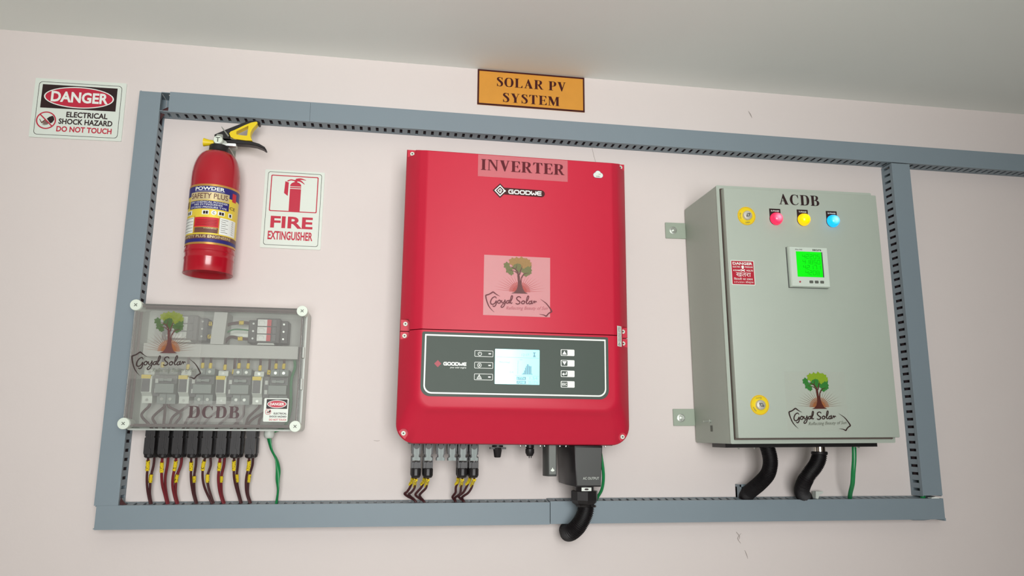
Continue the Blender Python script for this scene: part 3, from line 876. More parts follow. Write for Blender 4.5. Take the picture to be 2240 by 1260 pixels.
def tree_mark(px, pz, Wd, Hd, d, parent, film, leafd, leafl, bark, sun, ray, ink, tagink, film_outline=True, rows=True):
    X = lambda u: px + u * Wd
    Z = lambda v: pz + v * Hd
    st = B().face([(px, pz), (px + Wd, pz), (px + Wd, pz + Hd), (px, pz + Hd)], d + 0.0001).build('sticker', film, parent)
    e = 0.0002

    def blob(b, u, v, r, dd):
        b.face([(X(u) + r * Wd * (1 + .18 * ((k * 7) % 3 - 1)) * cos(2 * PI * k / 18), Z(v) + r * 1.05 * Wd * (1 + .18 * ((k * 7) % 3 - 1)) * sin(2 * PI * k / 18)) for k in range(18)], dd)
    s = B()
    s.face([(X(.54 + .16 * cos(a)), Z(.40 + .17 * sin(a))) for a in [PI * k / 16 for k in range(17)]], d + 2 * e)
    s.face([(X(.54 + .11 * cos(a)), Z(.40 + .12 * sin(a))) for a in [PI * k / 16 for k in range(17)]], d + 3 * e)
    s.build('sun_print', sun, st)
    s = B()
    for k in range(21):
        a = PI * (k + .5) / 21
        L = .30 + .09 * abs(cos(a)) + .02 * (k % 2)
        c0, s0 = cos(a), sin(a)
        s.face([(X(.54 + .06 * c0 + .006 * s0), Z(.405 + .06 * s0 - .006 * c0)), (X(.54 + L * c0), Z(.405 + L * s0 * .9)), (X(.54 + .06 * c0 - .006 * s0), Z(.405 + .06 * s0 + .006 * c0))], d + 2.5 * e)
    s.build('ray_print', ray, st)
    s = B()
    for u, v, r in DARK:
        blob(s, u, v, r, d + 4 * e)
    s.build('dark_leaf_print', leafd, st)
    s = B()
    for u, v, r in LIGHT:
        blob(s, u, v, r, d + 5 * e)
    s.build('light_leaf_print', leafl, st)
    s = B()
    s.face([(X(u), Z(v)) for u, v in TRUNK], d + 6 * e)
    for q in BRANCH:
        s.ribbon([(X(u), Z(v), w_ * Wd) for u, v, w_ in q], d + 6 * e, smooth=4)
    s.build('trunk_print', bark, st)
    s = B()
    for q in STROKES:
        s.ribbon([(X(u), Z(v), w_ * Wd * 1.28) for u, v, w_ in q], d + 6 * e, smooth=6)
    s.build('lettering', ink, st)
    if rows:
        s = B()
        s.fn = lambda x, dd, z: (x, dd, z + (x - X(.337)) * 0.03)
        s.text('Reflecting Beauty of Sun', X(.337), X(.965), Z(.085), Z(.155), d + 6 * e, 0.0, 0.35)
        s.build('tagline', tagink, st)
    return st


# ------------------------------------------------------------------ fire extinguisher
EX, ED = -0.4195, 0.067
t = thing('fire_extinguisher', 'small red powder fire extinguisher with yellow-guarded black handle, hung on the wall', 'fire extinguisher', EX, ED, 1.898)
prof = [(0.030, 0.012), (0.046, 0.008), (0.0505, -0.002), (0.0535, -0.004), (0.0530, 0.0), (0.0525, 0.025), (0.0535, 0.027), (0.0535, 0.030), (0.0525, 0.032),
        (0.0525, 0.041), (0.0540, 0.043), (0.0540, 0.047), (0.0530, 0.050), (0.0530, 0.215)]
for k in range(1, 9):
    a = PI / 2 * k / 8
    prof.append((0.024 + 0.029 * cos(a) ** 0.9 if k < 8 else 0.022, 0.215 + 0.068 * sin(a)))
prof.append((0.018, 0.284))
B().lathe(prof, (EX, ED, 1.898), n=48).build('cylinder', M_redext, t)


def on_cyl(r, off=0.0):
    """(angle in degrees, extra, z) -> point on the cylinder"""
    return lambda a, e, z: (EX + (r + e) * sin(radians(a)), ED + (r + e) * cos(radians(a)), z)


def patch(b, a0, a1, z0, z1, e=0.0):
    n = max(2, int(abs(a1 - a0) / 6))
    vs = [(a0 + (a1 - a0) * i / n, e, z) for i in range(n + 1) for z in (z0, z1)]
    b.add(vs, [(2 * i, 2 * i + 2, 2 * i + 3, 2 * i + 1) for i in range(n)])


def cyl_b():
    b = B()
    b.fn = on_cyl(0.0533)
    return b


b = cyl_b(); patch(b, -100, 100, 1.954, 2.0905); lab = b.build('label', M_yellabel, t, label='printed yellow and blue label band')
def band(name, m, *p):
    b_ = cyl_b()
    patch(b_, *p)
    b_.build(name, m, lab)


for p in ((-100, 100, 2.0862, 2.0905, .0003), (-100, 100, 1.9525, 1.9568, .0003), (-31, -29, 1.977, 2.0165, .0005), (28.5, 30, 1.977, 2.0165, .0005)):
    band('gold_band', M_gold_foil, *p)
for p in ((-100, 100, 2.063, 2.0858, .0003), (-50, 50, 2.033, 2.0515, .0003), (-100, 100, 1.957, 1.9648, .0003)):
    band('blue_print', M_blue, *p)
b = cyl_b(); patch(b, -49, 49, 2.0530, 2.0715, .0005); b.build('plate_print', M_goldplate, lab)
band('red_print', M_redp, -29, 28, 1.991, 2.0135, .0003)
band('red_emblem', M_redp, 58, 72, 2.058, 2.078, .0005)
band('brown_print', M_brownp, -28, 27.5, 1.978, 1.9902, .0003)
band('brown_print', M_brownp, -100, 100, 1.9648, 1.9745, .0003)
b = cyl_b()
b.text('SAFETY PLUS', -45, 45, 2.0565, 2.0688, 0.0008, 0.01)
b.text('CE', 52, 70, 2.0385, 2.0455, 0.0006, 0.01)
for a0, a1 in ((-72, -52), (-62, -44)):
    patch(b, a0, a0 + 6, 2.0375, 2.053, .0004)
b.build('brown_lettering', M_brownp, lab)
b = cyl_b()
patch(b, -100, -32, 1.978, 2.0135, .0003); patch(b, 30, 78, 1.977, 2.0150, .0003)
for a0, a1 in ((-62, -40), (-12, 4), (24, 40), (50, 62)):
    patch(b, a0, a1, 2.0195, 2.0295, .0003)
b.text('POWDER', -35, 36, 2.0755, 2.0838, 0.0006, 0.03)
b.text('DRY CHEMICAL POWDER', -46, 46, 2.0458, 2.0500, 0.0006)
b.text('FIRE EXTINGUISHER', -34, 34, 2.0405, 2.0445, 0.0006)
b.text('STORED PRESSURE TYPE', -44, 44, 2.0345, 2.0385, 0.0006)
b.face(ell(15, 2.0245, 6.2, 0.0055, 18), .0003)
patch(b, -35.5, 36, 2.0738, 2.0743, .0006)
b.build('white_print', M_white, lab)
b = cyl_b()
for k in range(5):
    patch(b, -95, -34, 2.011 - k * .0072, 2.0112 - k * .0072 + .0005, .0006)
for k in range(7):
    patch(b, 33, 33 + (12 if k % 2 else 18), 2.0105 - k * .0047, 2.0113 - k * .0047, .0006)
    patch(b, 62, 68, 2.0105 - k * .0047, 2.0113 - k * .0047, .0006)
for a0 in (-58, -50, -9, -3, 27, 33, 53):
    patch(b, a0, a0 + 5, 2.021, 2.0275, .0006)
b.text('C', 12.5, 17.5, 2.0215, 2.0275, 0.0006, 0.01)
for k in range(4):
    patch(b, -25, 24, 2.0065 - k * .0035, 2.0071 - k * .0035, .0006)
b.build('dark_print', M_ink, lab)
b = cyl_b()
b.text('SAFETY PLUS ENGINEERS', -62, 62, 1.9668, 1.9730, 0.0006, 0.02)
b.text('WARNING', -6, 24, 1.9868, 1.9896, 0.0006, 0.01)
b.build('gold_print', M_goldplate, lab)

b = B().lathe([(0.028, 2.176), (0.0295, 2.180), (0.0215, 2.186), (0.0205, 2.199), (0.015, 2.200)], (EX, ED, 0), n=32)
b.build('collar', M_black, t)
b = B().cyl((EX + .002, ED, 2.196), (0, 0, 1), 0.0125, 0.030)
b.box(EX - .008, EX + .040, ED - .012, ED + .010, 2.199, 2.218)
b.build('valve_body', M_steel, t, bevel=(0.002, 2))
b = B().lathe([(0.0098, 0), (0.0105, .003), (0.0105, .008), (0.0092, .010)], (EX + .001, ED + .0105, 2.2085), (0, 1, 0), 24)
g = b.build('gauge', M_screw, t)
b = B().ribbon([(EX - .004, 2.2135), (EX + .006, 2.2135)], ED + .0208, .002).ribbon([(EX + .001, 2.2135), (EX + .001, 2.203)], ED + .0208, .0022)
b.build('gauge_mark', M_greyink, g)
b = B().lathe([(0.0062, 0), (0.0066, .010), (0.0095, .022), (0.0098, .0235), (0.0070, .0240)], (EX - .010, ED + .004, 2.2055), (-1, 0, 0.02), 20)
b.build('nozzle', M_yel, t)


def pr(name, pts, d0, d1, m, par=t, bev=None):
    return B().prism(pts, d0, d1).build(name, m, par, bevel=bev)


def EP(u, v):                # handle drawing plane: zoomed sheet units -> metres
    return (-0.4505 + (u - 230) * 0.0000948, 2.2040 - (v - 700) * 0.0000948 + (u - 230) * 0.0000062)


hd = [(445, 500), (720, 360), (880, 285), (1100, 185), (1230, 135), (1380, 118), (1470, 140), (1500, 170), (1490, 230), (1450, 230), (1420, 170), (1300, 190),
      (1150, 260), (900, 400), (800, 450), (790, 560), (860, 610), (1100, 640), (1300, 665), (1300, 690), (760, 690), (680, 660), (620, 590), (470, 610)]
pr('upper_lever', [EP(*p) for p in hd], ED - .008, ED + .010, M_black, bev=(0.0015, 1))
ld = [(720, 640), (900, 635), (1120, 650), (1350, 680), (1520, 735), (1650, 815), (1700, 890), (1680, 905), (1600, 850), (1450, 790), (1250, 755), (1000, 740), (760, 725)]
pr('lower_lever', [EP(*p) for p in ld], ED - .009, ED + .011, M_black, bev=(0.0015, 1))
yo = [(800, 480), (830, 430), (920, 390), (1150, 260), (1300, 190), (1420, 165), (1448, 200), (1400, 270), (1340, 350), (1300, 450), (1300, 560), (1350, 665), (1200, 660), (930, 620), (840, 570)]
yi = [(965, 470), (970, 425), (990, 412), (1110, 345), (1190, 300), (1236, 275), (1236, 330), (1232, 390), (1228, 440), (1226, 490), (1222, 532), (1180, 535), (1100, 528), (1030, 515), (975, 505)]
bb = B().ring([EP(*p) for p in yo], [EP(*p) for p in yi], ED - .004, ED + .0125)
bb.build('guard', M_yel, t, label='yellow plastic trigger guard')
B().tube([EP(610, 310)[:1] + (ED + .014,) + EP(610, 310)[1:], EP(680, 410)[:1] + (ED + .013,) + EP(680, 410)[1:], EP(790, 560)[:1] + (ED + .012,) + EP(790, 560)[1:]],
         0.0022, 8, rf=lambda i, n: 0.0007 + 0.0018 * i / n).build('safety_pin', M_steel, t)
B().tube([(EX + .016, ED + .006, 2.204), (EX + .014, ED + .012, 2.194), (EX + .020, ED + .012, 2.190), (EX + .026, ED + .006, 2.206)], 0.0009, 6).build('seal_tie', M_black, t)
B().box(EX + .012, EX + .024, 0.0005, 0.004, 2.165, 2.215).box(EX + .014, EX + .022, 0.003, ED - .008, 2.198, 2.203).cyl((EX + .034, ED - .012, 2.204), (0, 1, 0), .005, .016).build(
    'wall_hook', M_steel, t)

# ------------------------------------------------------------------ inverter
IR = (0.271, 1.5245)
inv = thing('inverter', 'red wall-mounted solar inverter with a dark display panel, centre of the wall', 'inverter', IR[0], 0, IR[1], rot=-0.004)
B().box(0.035, 0.505, 0.002, 0.128, 1.548, 2.165).build('rear_housing', M_dkgrey, inv)
x0, x1 = 0.0105, 0.5305
def orect(i, d, zt_):
    return [(x0 + i, d, 1.7668), (x1 - i, d, 1.7668), (x1 - i, d, zt_), (x0 + i, d, zt_)]


ucov = B().loft([orect(i, d, z) for i, d, z in ((0.0, 0.118, 2.1885), (0.0, 0.149, 2.1885), (0.002, 0.153, 2.1870), (0.028, 0.186, 2.1755), (0.032, 0.1885, 2.1745),
                                                (0.044, 0.1985, 2.1712), (0.049, 0.2, 2.1695))]).build('upper_cover', M_red, inv, smooth=20)


def uline(xl, xr, zb, r, ztop, n=9):
    out = [(xl, ztop), (xl, (ztop * .35 + (zb + r) * .65))]
    out += [(xl + r + r * cos(PI + .5 * PI * k / n), zb + r + r * sin(PI + .5 * PI * k / n)) for k in range(n + 1)]
    out += [(xr - r + r * cos(1.5 * PI + .5 * PI * k / n), zb + r + r * sin(1.5 * PI + .5 * PI * k / n)) for k in range(n + 1)]
    out += [(xr, (ztop * .35 + (zb + r) * .65)), (xr, ztop)]
    return out


zt = 1.7648
rings = [[(x, d, z) for x, z in uline(x0 + i, x1 - i, zb, r, zt)] for i, d, zb, r in
         ((0.0, 0.118, 1.5245, .042), (0.0, 0.149, 1.5245, .042), (0.002, 0.153, 1.5265, .042), (0.018, 0.1735, 1.562, .038), (0.028, 0.186, 1.584, .034),
          (0.034, 0.192, 1.592, .032), (0.041, 0.1975, 1.597, .030), (0.049, 0.2, 1.603, .028))]
lb = B()
lb.loft(rings, True, True)
lcov = lb.build('lower_cover', M_red, inv, smooth=28)


def cut(o, cutters):
    bb = B()
    for outl in cutters:
        c = B().prism(outl, 0.1530, 0.30).build('cutter', M_red, None, root=inv)
        c.parent = inv
        md = o.modifiers.new('b', 'BOOLEAN')
        md.object = c
        md.operation = 'DIFFERENCE'
        md.solver = 'EXACT'
        bpy.context.view_layer.update()
        me = bpy.data.meshes.new_from_object(o.evaluated_get(bpy.context.evaluated_depsgraph_get()))
        o.modifiers.clear()
        o.data = me
        bpy.data.objects.remove(c)
    o.data.polygons.foreach_set('use_smooth', [True] * len(o.data.polygons))
    o.data.set_sharp_from_angle(angle=radians(28))


cut(ucov, [rr(-0.02, 0.0312, 1.74, 1.7918, (0, 0, .008, 0)), rr(0.5100, 0.56, 1.74, 1.7905, (0, 0, 0, .006)),
           rr(-0.02, 0.0305, 2.1690, 2.25, (0, .004, 0, 0)), rr(0.5110, 0.56, 2.1710, 2.25, (.004, 0, 0, 0))])
tear = lambda cx, cz, s: [(cx + .0098 * cos(a), cz + .0098 * sin(a)) for a in [radians(-45 + 270 * k / 18) if s > 0 else radians(-45 + 270 * k / 18) for k in range(19)]]


def teardrop(cx, cz, sgn):
    pts = []
    for k in range(19):
        a = radians(-55 + 200 * k / 18)
        pts.append((cx + sgn * .0098 * cos(a), cz + .0098 * sin(a)))
    pts += [(cx - sgn * .030, cz - .012), (cx - sgn * .006, cz - .034)]
    return pts


cut(lcov, [rr(-0.02, 0.0310, 1.7480, 1.79, (0, .008, 0, 0)), rr(0.5105, 0.56, 1.7445, 1.79, (.006, 0, 0, 0)),
           teardrop(0.0272, 1.5462, 1), teardrop(0.5125, 1.5435, -1)])
proto = None
for (sx, sz) in ((0.0228, 2.1768), (0.5187, 2.1785), (0.0222, 1.7820), (0.0212, 1.7556), (0.5180, 1.7808), (0.5182, 1.7535), (0.0270, 1.5462), (0.5127, 1.5435)):
    if proto is None:
        b = B().lathe([(0.0046, 0), (0.0052, .0012), (0.0050, .0026), (0.0040, .0036)], (sx, 0.1528, sz), (0, 1, 0), 20)
        proto = b.build('screw', M_screw, inv)
        hx = B().cyl((sx, 0.1558, sz), (0, 1, 0), 0.0022, .0010, 6).build('hex_socket', M_greyink, proto)
        pxz = (sx, sz)
    else:
        c = copy_part(proto, inv, sx - pxz[0], 0, sz - pxz[1])
        h = hx.copy(); COL.objects.link(h); h.parent = c

# display panel
PX0, PX1, PZ0, PZ1 = 0.0580, 0.4690, 1.6235, 1.7605
pan = B().prism(rr(PX0, PX1, PZ0, PZ1, (.020, .020, .004, .004), 7), 0.1985, 0.2012).build('display_panel', M_panel, inv)
d = 0.2016
B().ring(rr(.0640, .4630, 1.6290, 1.7552, (.017, .017, .0006, .0006), 7), rr(.0672, .4600, 1.6322, 1.7518, (.0145, .0145, .0004, .0004), 7), d).build('frame_line', M_white, pan)
w_ = B()
wordmark(w_, 'GOODWE', 0.1052, 0.1545, 1.6893, 1.6963, d, .30)
w_.text('your solar engine', 0.1190, 0.1540, 1.6825, 1.6872, d, 0.005, 0.2)
for zc in (1.7165, 1.6914, 1.6665):
    w_.ring(rr(.1712, .2117, zc - .0068, zc + .0068, .0018, 3), rr(.1722, .2107, zc - .0058, zc + .0058, .0011, 3), d)
    w_.face([(.2015, zc - .0013), (.2070, zc - .0013), (.2070, zc + .0013), (.2015, zc + .0013)], d)
# power, run and warning symbols
w_.ribbon([(.1827 + .0038 * cos(a), 1.7160 + .0038 * sin(a), .0012) for a in [radians(120 + 300 * k / 16) for k in range(17)]], d)
w_.ribbon([(.1827, 1.7160), (.1827, 1.7205)], d, .0012)
w_.ring(ell(.1822, 1.6914, .0047, n=20), ell(.1822, 1.6914, .0036, n=20), d)
w_.face([(.1808, 1.6890), (.1808, 1.6938), (.1846, 1.6914)], d)
w_.ribbon([(.1776, 1.6628), (.1822, 1.6708), (.1868, 1.6628)], d, .0014, closed=True)
w_.ribbon([(.1822, 1.6675), (.1822, 1.6640)], d, .0014)
w_.build('white_print', M_white, pan)
B().face([(.0854, 1.6925), (.0929, 1.6848), (.1004, 1.6925), (.0929, 1.7002)], d).build('red_diamond', M_pink, pan)
# four keys
for i, zc in enumerate((1.7235, 1.7004, 1.6774, 1.6545)):
    kx = 0.3608
    key = B().prism(rr(kx, kx + .0308, zc - .0070, zc + .0070, .0018, 3), .2008, .2024).build('key', M_white, pan)
    dk = B().face(rr(kx + .0016, kx + .0148, zc - .0058, zc + .0058, .0014, 3), .2028)
    dk.build('key_legend', M_panel, key)
    s = B()
    cx = kx + .0082
    if i == 0:
        s.face([(cx - .005, zc - .0042), (cx + .005, zc - .0042), (cx, zc + .0042)], .2031)
    elif i == 1:
        s.face([(cx - .005, zc + .0042), (cx + .005, zc + .0042), (cx, zc - .0042)], .2031)
    elif i == 2:
        s.ribbon([(cx + .0042, zc + .004), (cx + .0042, zc - .001), (cx - .002, zc - .001)], .2031, .0018)
        s.face([(cx - .0055, zc - .001), (cx - .001, zc + .0028), (cx - .001, zc - .0048)], .2031)
    else:
        s.text('ESC', cx - .0055, cx + .0055, zc - .0030, zc + .0030, .2031, 0.03)
    s.build('key_print', M_white, key)
# screen
lc = B().prism(rr(.2158, .3136, 1.6522, 1.7277, .0012, 3), .2008, .2018).build('screen', M_lcdblue, pan, label='lit pale cyan screen with a small bar chart')
d = .2021
g1, g2 = B(), B()
for k, h in enumerate((.001, .003, .008, .014, .018, .0215, .0215, .0185, .0175, .0175, .001)):
    xx = .2755 + k * .00205
    g1.face([(xx, 1.6745), (xx + .0018, 1.6745), (xx + .0018, 1.6745 + h), (xx, 1.6745 + h)], d)
g1.face([(.2740, 1.6738), (.2985, 1.6738), (.2985, 1.6745), (.2740, 1.6745)], d)
for zc in (1.6652, 1.6567):
    g1.face([(.2635, zc - .0032), (.2838, zc - .0032), (.2838, zc + .0032), (.2635, zc + .0032)], d)
g1.face([(.2985, 1.7222), (.3055, 1.7222), (.3030, 1.7185), (.3052, 1.7118), (.2990, 1.7118), (.3012, 1.7185)], d)
g1.build('screen_bars', M_lcdink, lc)
g2.ribbon([(.2180, 1.7105), (.3130, 1.7095)], d, .0007)
g2.ribbon([(.2660, 1.6745), (.2660, 1.7040)], d, .0007)
g2.ribbon([(.2600, 1.6712), (.3130, 1.6705)], d, .0006)
g2.text('Normal', .2260, .2480, 1.6975, 1.7015, d, 0.01)
g2.text('12:17', .2740, .2900, 1.7130, 1.7190, d)
g2.text('0.4', .2480, .2560, 1.6765, 1.6800, d)
g2.text('kW', .2700, .2760, 1.7045, 1.7070, d)
g2.text('1.54', .2920, .3090, 1.6630, 1.6690, d)
g2.text('25.17 k', .2890, .3105, 1.6540, 1.6600, d)
for k in range(4):
    g2.ribbon([(.2645, 1.679 + k * .006), (.2660, 1.679 + k * .006)], d, .0006)
g2.build('screen_faint_marks', M_lcdink2, lc)
B().text('E-TOTAL', .2650, .2825, 1.6632, 1.6672, d + .0003, 0.01).text('POWER', .2655, .2820, 1.6547, 1.6587, d + .0003, 0.01).build('screen_words', M_lcdblue, lc)

# maker's badge
bd = B()
bd.face([(.2045, 2.0863), (.2215, 2.0690), (.2385, 2.0863), (.2215, 2.1036)], .2004)
bd.face([(.226, 2.0780)] + [(.3165 + .0082 * cos(a), 2.0850 + .0082 * sin(a)) for a in [radians(-90 + 180 * k / 10) for k in range(11)]] + [(.226, 2.0942)], .2005)
badge = bd.build('maker_badge', M_maroon, inv)
s = B()
s.ribbon([(.2262, 2.0862), (.2215, 2.0913), (.2165, 2.0863), (.2215, 2.0812), (.2242, 2.0838), (.2215, 2.0864)], .2009, .0020)
s.ring([(.2085, 2.0863), (.2215, 2.0730), (.2345, 2.0863), (.2215, 2.0996)], [(.2118, 2.0863), (.2215, 2.0764), (.2312, 2.0863), (.2215, 2.0962)], .2008)
s.ribbon([(.2290, 2.0863), (.2345, 2.0863)], .2009, .0030)
wordmark(s, 'GOODWE', .2408, .3175, 2.0802, 2.0902, .2009, .24)
s.build('badge_print', M_white, badge)
# film labels
lbl = B().face([(.1703, 2.1175), (.3782, 2.1175), (.3782, 2.1692), (.1703, 2.1692)], .2003).build('name_label', M_film2, inv, label='clear film label reading INVERTER')
B().serif('INVERTER', .1768, .3700, 2.1330, 2.1585, .2008).build('lettering', M_inv_ink, lbl)
tree_mark(.1882, 1.8010, .1490, .1350, .2002, inv, M_film, M_leafd2, M_leafl2, M_bark2, M_sun2, M_ray2, M_logo_ink2, M_tag_ink2)
cl = B()
cl.face(ell(.4455, 2.1385, .0062, n=18), .2003).face(ell(.4505, 2.1425, .0068, n=18), .2004).face(ell(.4560, 2.1385, .0062, n=18), .2005)
cl.face([(.4455, 2.1323), (.4560, 2.1323), (.4560, 2.138), (.4455, 2.138)], .2006)
cld = cl.build('cloud_sticker', M_signw, inv)
B().text('SEMS', .4452, .4548, 2.1345, 2.1365, .2010, 0.02).ribbon([(.4505, 2.1410, .0003), (.4545, 2.1408, .0008), (.4575, 2.1420, .0003)], .2010, smooth=3).build('cloud_print', M_greyink, cld)
# the outline of the cloud
B().face(ell(.4455, 2.1385, .0068, n=18), .20022).face(ell(.4505, 2.1425, .0074, n=18), .20022).face(ell(.4560, 2.1385, .0068, n=18), .20022).face(
    [(.4455, 2.1317), (.4560, 2.1317), (.4560, 2.138), (.4455, 2.138)], .20022).build('cloud_outline', M_blue, cld)
# warning strip lying on the right slope, across the seam
def slope(x, e, z):
    s_ = min(1.0, max(0.0, (0.5285 - x) / .026))
    return (x, 0.1532 + .0332 * s_ + e, z)
vl = B()
vl.fn = lambda x, d_, z: (x, 0.1972 - (x - .4912) * .80 + d_, z)
vl.box(.4912, .5042, 0.0, 0.0006, 1.7420, 1.7880)
vs_ = vl.build('warning_strip', M_signw, inv, label='white vertical warning strip across the seam')
vl = B(); vl.fn = lambda x, d_, z: (x, 0.1972 - (x - .4912) * .80 + d_, z)
vl.text('WARNING HIGH VOLTAGE', .4985, .5015, 1.7525, 1.7860, .0009, 0.02, turn=1)
vl.text('DO NOT OPEN', .4945, .4970, 1.7535, 1.7860, .0009, 0.02, turn=1)
vl.ribbon([(.4945, 1.7450), (.5000, 1.7450), (.4972, 1.7505)], .0009, .0010, closed=True)
vl.build('strip_print', M_greyink, vs_)
# things on the underside that belong to the inverter
B().box(.04, .50, .02, .118, 1.5232, 1.5262).build('bottom_plate', M_black, inv)


def socket(parent, cx, d):
    b = B()
    b.box(cx - .0104, cx + .0104, d - .009, d + .004, 1.5080, 1.5250)
    b.prism([(cx - .0098, 1.5100), (cx - .0098, 1.5020), (cx - .0070, 1.5000), (cx - .0070, 1.4955), (cx - .0098, 1.4935), (cx - .0098, 1.4880), (cx + .0098, 1.4880), (cx + .0098, 1.4935),
             (cx + .0070, 1.4955), (cx + .0070, 1.5000), (cx + .0098, 1.5020), (cx + .0098, 1.5100)], d - .009, d + .003)
    o = b.build('solar_socket', M_black, parent)
    f = B().prism([(cx - .0062, 1.5180), (cx - .0062, 1.5030), (cx - .0050, 1.4990), (cx - .0050, 1.4955), (cx - .0084, 1.4940), (cx - .0084, 1.4880), (cx - .0018, 1.4880), (cx - .0018, 1.5180)], d + .002, d + .0085)
    f.prism([(cx + .0062, 1.5180), (cx + .0062, 1.5030), (cx + .0050, 1.4990), (cx + .0050, 1.4955), (cx + .0084, 1.4940), (cx + .0084, 1.4880), (cx + .0018, 1.4880), (cx + .0018, 1.5180)], d + .002, d + .0085)
    f.box(cx - .0009, cx + .0009, d + .002, d + .0080, 1.4880, 1.5160).box(cx - .0020, cx + .0020, d + .002, d + .0070, 1.4882, 1.5170)
    f.build('socket_face', M_conn, o)
    B().cyl((cx, d, 1.526), (0, 0, -1), .0088, .012, 16, .0062).cyl((cx, d + .004, 1.5185), (0, 1, 0), .0062, .0062, 14).build('socket_nut', M_black, o)
    return o


SX = (0.0575, 0.0838, 0.1108, 0.1360, 0.1597, 0.1845)
so = None
for d_ in (0.105, 0.068):
    for cx in SX:
        if d_ < .1 and cx in SX[2:4]:
            continue
        if so is None:
            so = socket(inv, cx, d_)
            sx0 = cx
        else:
            c = copy_part(so, inv, cx - sx0, d_ - .105, 0)
            for ch in so.children:
                h = ch.copy(); COL.objects.link(h); h.parent = c
# rotary isolator
b = B().cyl((.2385, .10, 1.522), (0, 0, -1), .0125, .004, 24)
b.box(.2210, .2570, .093, .107, 1.5135, 1.5175)
b.lathe([(0.0105, 1.5165), (0.0100, 1.5135), (0.0075, 1.4965), (0.0062, 1.4950)], (.2385, .10, 0), n=8)
b.build('rotary_switch', M_black, inv, label='black rotary disconnect knob')
# capped communication gland
b = B().lathe([(0.0095, 1.523), (0.0095, 1.517), (0.0080, 1.516), (0.0102, 1.514), (0.0102, 1.506), (0.0070, 1.4995), (0.0060, 1.4985)], (.3120, .10, 0), n=16)
b.cyl((.3102, .103, 1.500), (0, 0, -1), .0011, .0055, 8).cyl((.3148, .103, 1.500), (0, 0, -1), .0011, .0055, 8)
b.build('communication_gland', M_black, inv)
for xx in (.288, .300, .333, .343, .378, .392, .484):
    B().lathe([(0.0022, 0), (0.0020, -.0022), (0.0010, -.003)], (xx, .116, 1.5225), n=10).build('screw', M_steel, inv)

# plug-in monitoring stick
t = thing('monitoring_stick', 'slim dark grey communication stick plugged into the inverter underside', 'communication stick', .357, .11, 1.455)
b = B()
b.zprism([(.3425, .098), (.3405, .104), (.3405, .112), (.3470, .1280), (.3500, .1300), (.3660, .1300), (.3675, .1280), (.3675, .098)], 1.4555, 1.524)
b.build('stick_body', M_dkgrey, t, bevel=(.0012, 2))
B().face([(.3505, 1.4600), (.3655, 1.4600), (.3655, 1.5230), (.3505, 1.5230)], .1303).build('stick_face', mat('grey_face_plate', (92, 98, 92), .35), t)
B().face([(.3542, 1.4695)] + [(.3580 + .0042 * cos(a), 1.4685 + .0024 * sin(a)) for a in [radians(170 + 200 * k / 10) for k in range(11)]] + [(.3590, 1.4722), (.3584, 1.4745), (.3576, 1.4745), (.3570, 1.4722)], .1306).build(
    'signal_mark', M_signw, t)

# AC terminal cover
b = B()
b.loft([[(.3905, .03, 1.5235), (.4690, .03, 1.5235), (.4690, .1455, 1.5235), (.4050, .1455, 1.5235), (.4030, .143, 1.5235), (.3905, .1000, 1.5235)],
        [(.3945, .03, 1.4365), (.4645, .03, 1.4365), (.4645, .1455, 1.4345), (.4080, .1455, 1.4345), (.4060, .143, 1.4345), (.3945, .1000, 1.4365)]])
ac = b.build('terminal_cover', M_black, inv, label='black cover box marked AC OUTPUT', bevel=(.0015, 2))
b = B().face([(.4075, 1.5190), (.4670, 1.5190), (.4635, 1.4375), (.4105, 1.4375)], .1458)
b.build('cover_face', M_dkgrey, ac)
B().text('AC OUTPUT', .4235, .4600, 1.4500, 1.4555, .1462).build('lettering', M_boxgrey, ac)

# cable gland and corrugated conduit of the AC output
def corrugated(pts, r, pitch=.0030, amp=.0010):
    P = catmull(pts, 14)
    L = [0.0]
    for a, b_ in zip(P, P[1:]):
        L.append(L[-1] + math.dist(a, b_))
    n = int(L[-1] / pitch) * 4
    Q, j = [], 0
    for i in range(n + 1):
        s = L[-1] * i / n
        while j < len(L) - 2 and L[j + 1] < s:
            j += 1
        f = (s - L[j]) / max(1e-9, L[j + 1] - L[j])
        Q.append(tuple(a + (c - a) * f for a, c in zip(P[j], P[j + 1])))
    b_ = B()
    b_.tube(Q, r, 20, 0, rf=lambda i, n_: r + (amp if i % 4 in (0, 1) else -amp))
    return b_


t = thing('output_conduit', 'black corrugated conduit with gland hanging from the AC output box, bending into the wall', 'conduit', .425, .06, 1.33)
gc = (.4365, .105)
b = B().cyl((gc[0], gc[1], 1.436), (0, 0, -1), .0215, .016, 24)
b.build('gland_neck', M_black, t)
b = B().lathe([(0.0300, 1.4225), (0.0305, 1.4215), (0.0305, 1.4030), (0.0270, 1.3960), (0.0205, 1.3915), (0.0195, 1.3885)], (gc[0], gc[1], 0), n=8)
b.build('gland_nut', M_black, t, smooth=20)
B().box(.4245, .4470, gc[1] + .0205, gc[1] + .0225, 1.4235, 1.4310).build('metal_tag', M_steel, t)
B().face(ell(.4358, 1.4272, .0050, .0021, 14), gc[1] + .0228).build('tag_print', M_ink, t)
b = corrugated([(.4395, .105, 1.3935), (.4385, .105, 1.3780), (.4310, .104, 1.3600), (.4210, .100, 1.3440), (.4110, .088, 1.3320), (.4090, .062, 1.3260), (.4150, .030, 1.3250), (.420, .001, 1.325)], .0178)
b.build('corrugated_tube', M_blackrub, t)
B().tube([(.446, .122, 1.392), (.455, .118, 1.390), (.460, .108, 1.389)], .003, 8).build('tape_wrap', M_black, t)
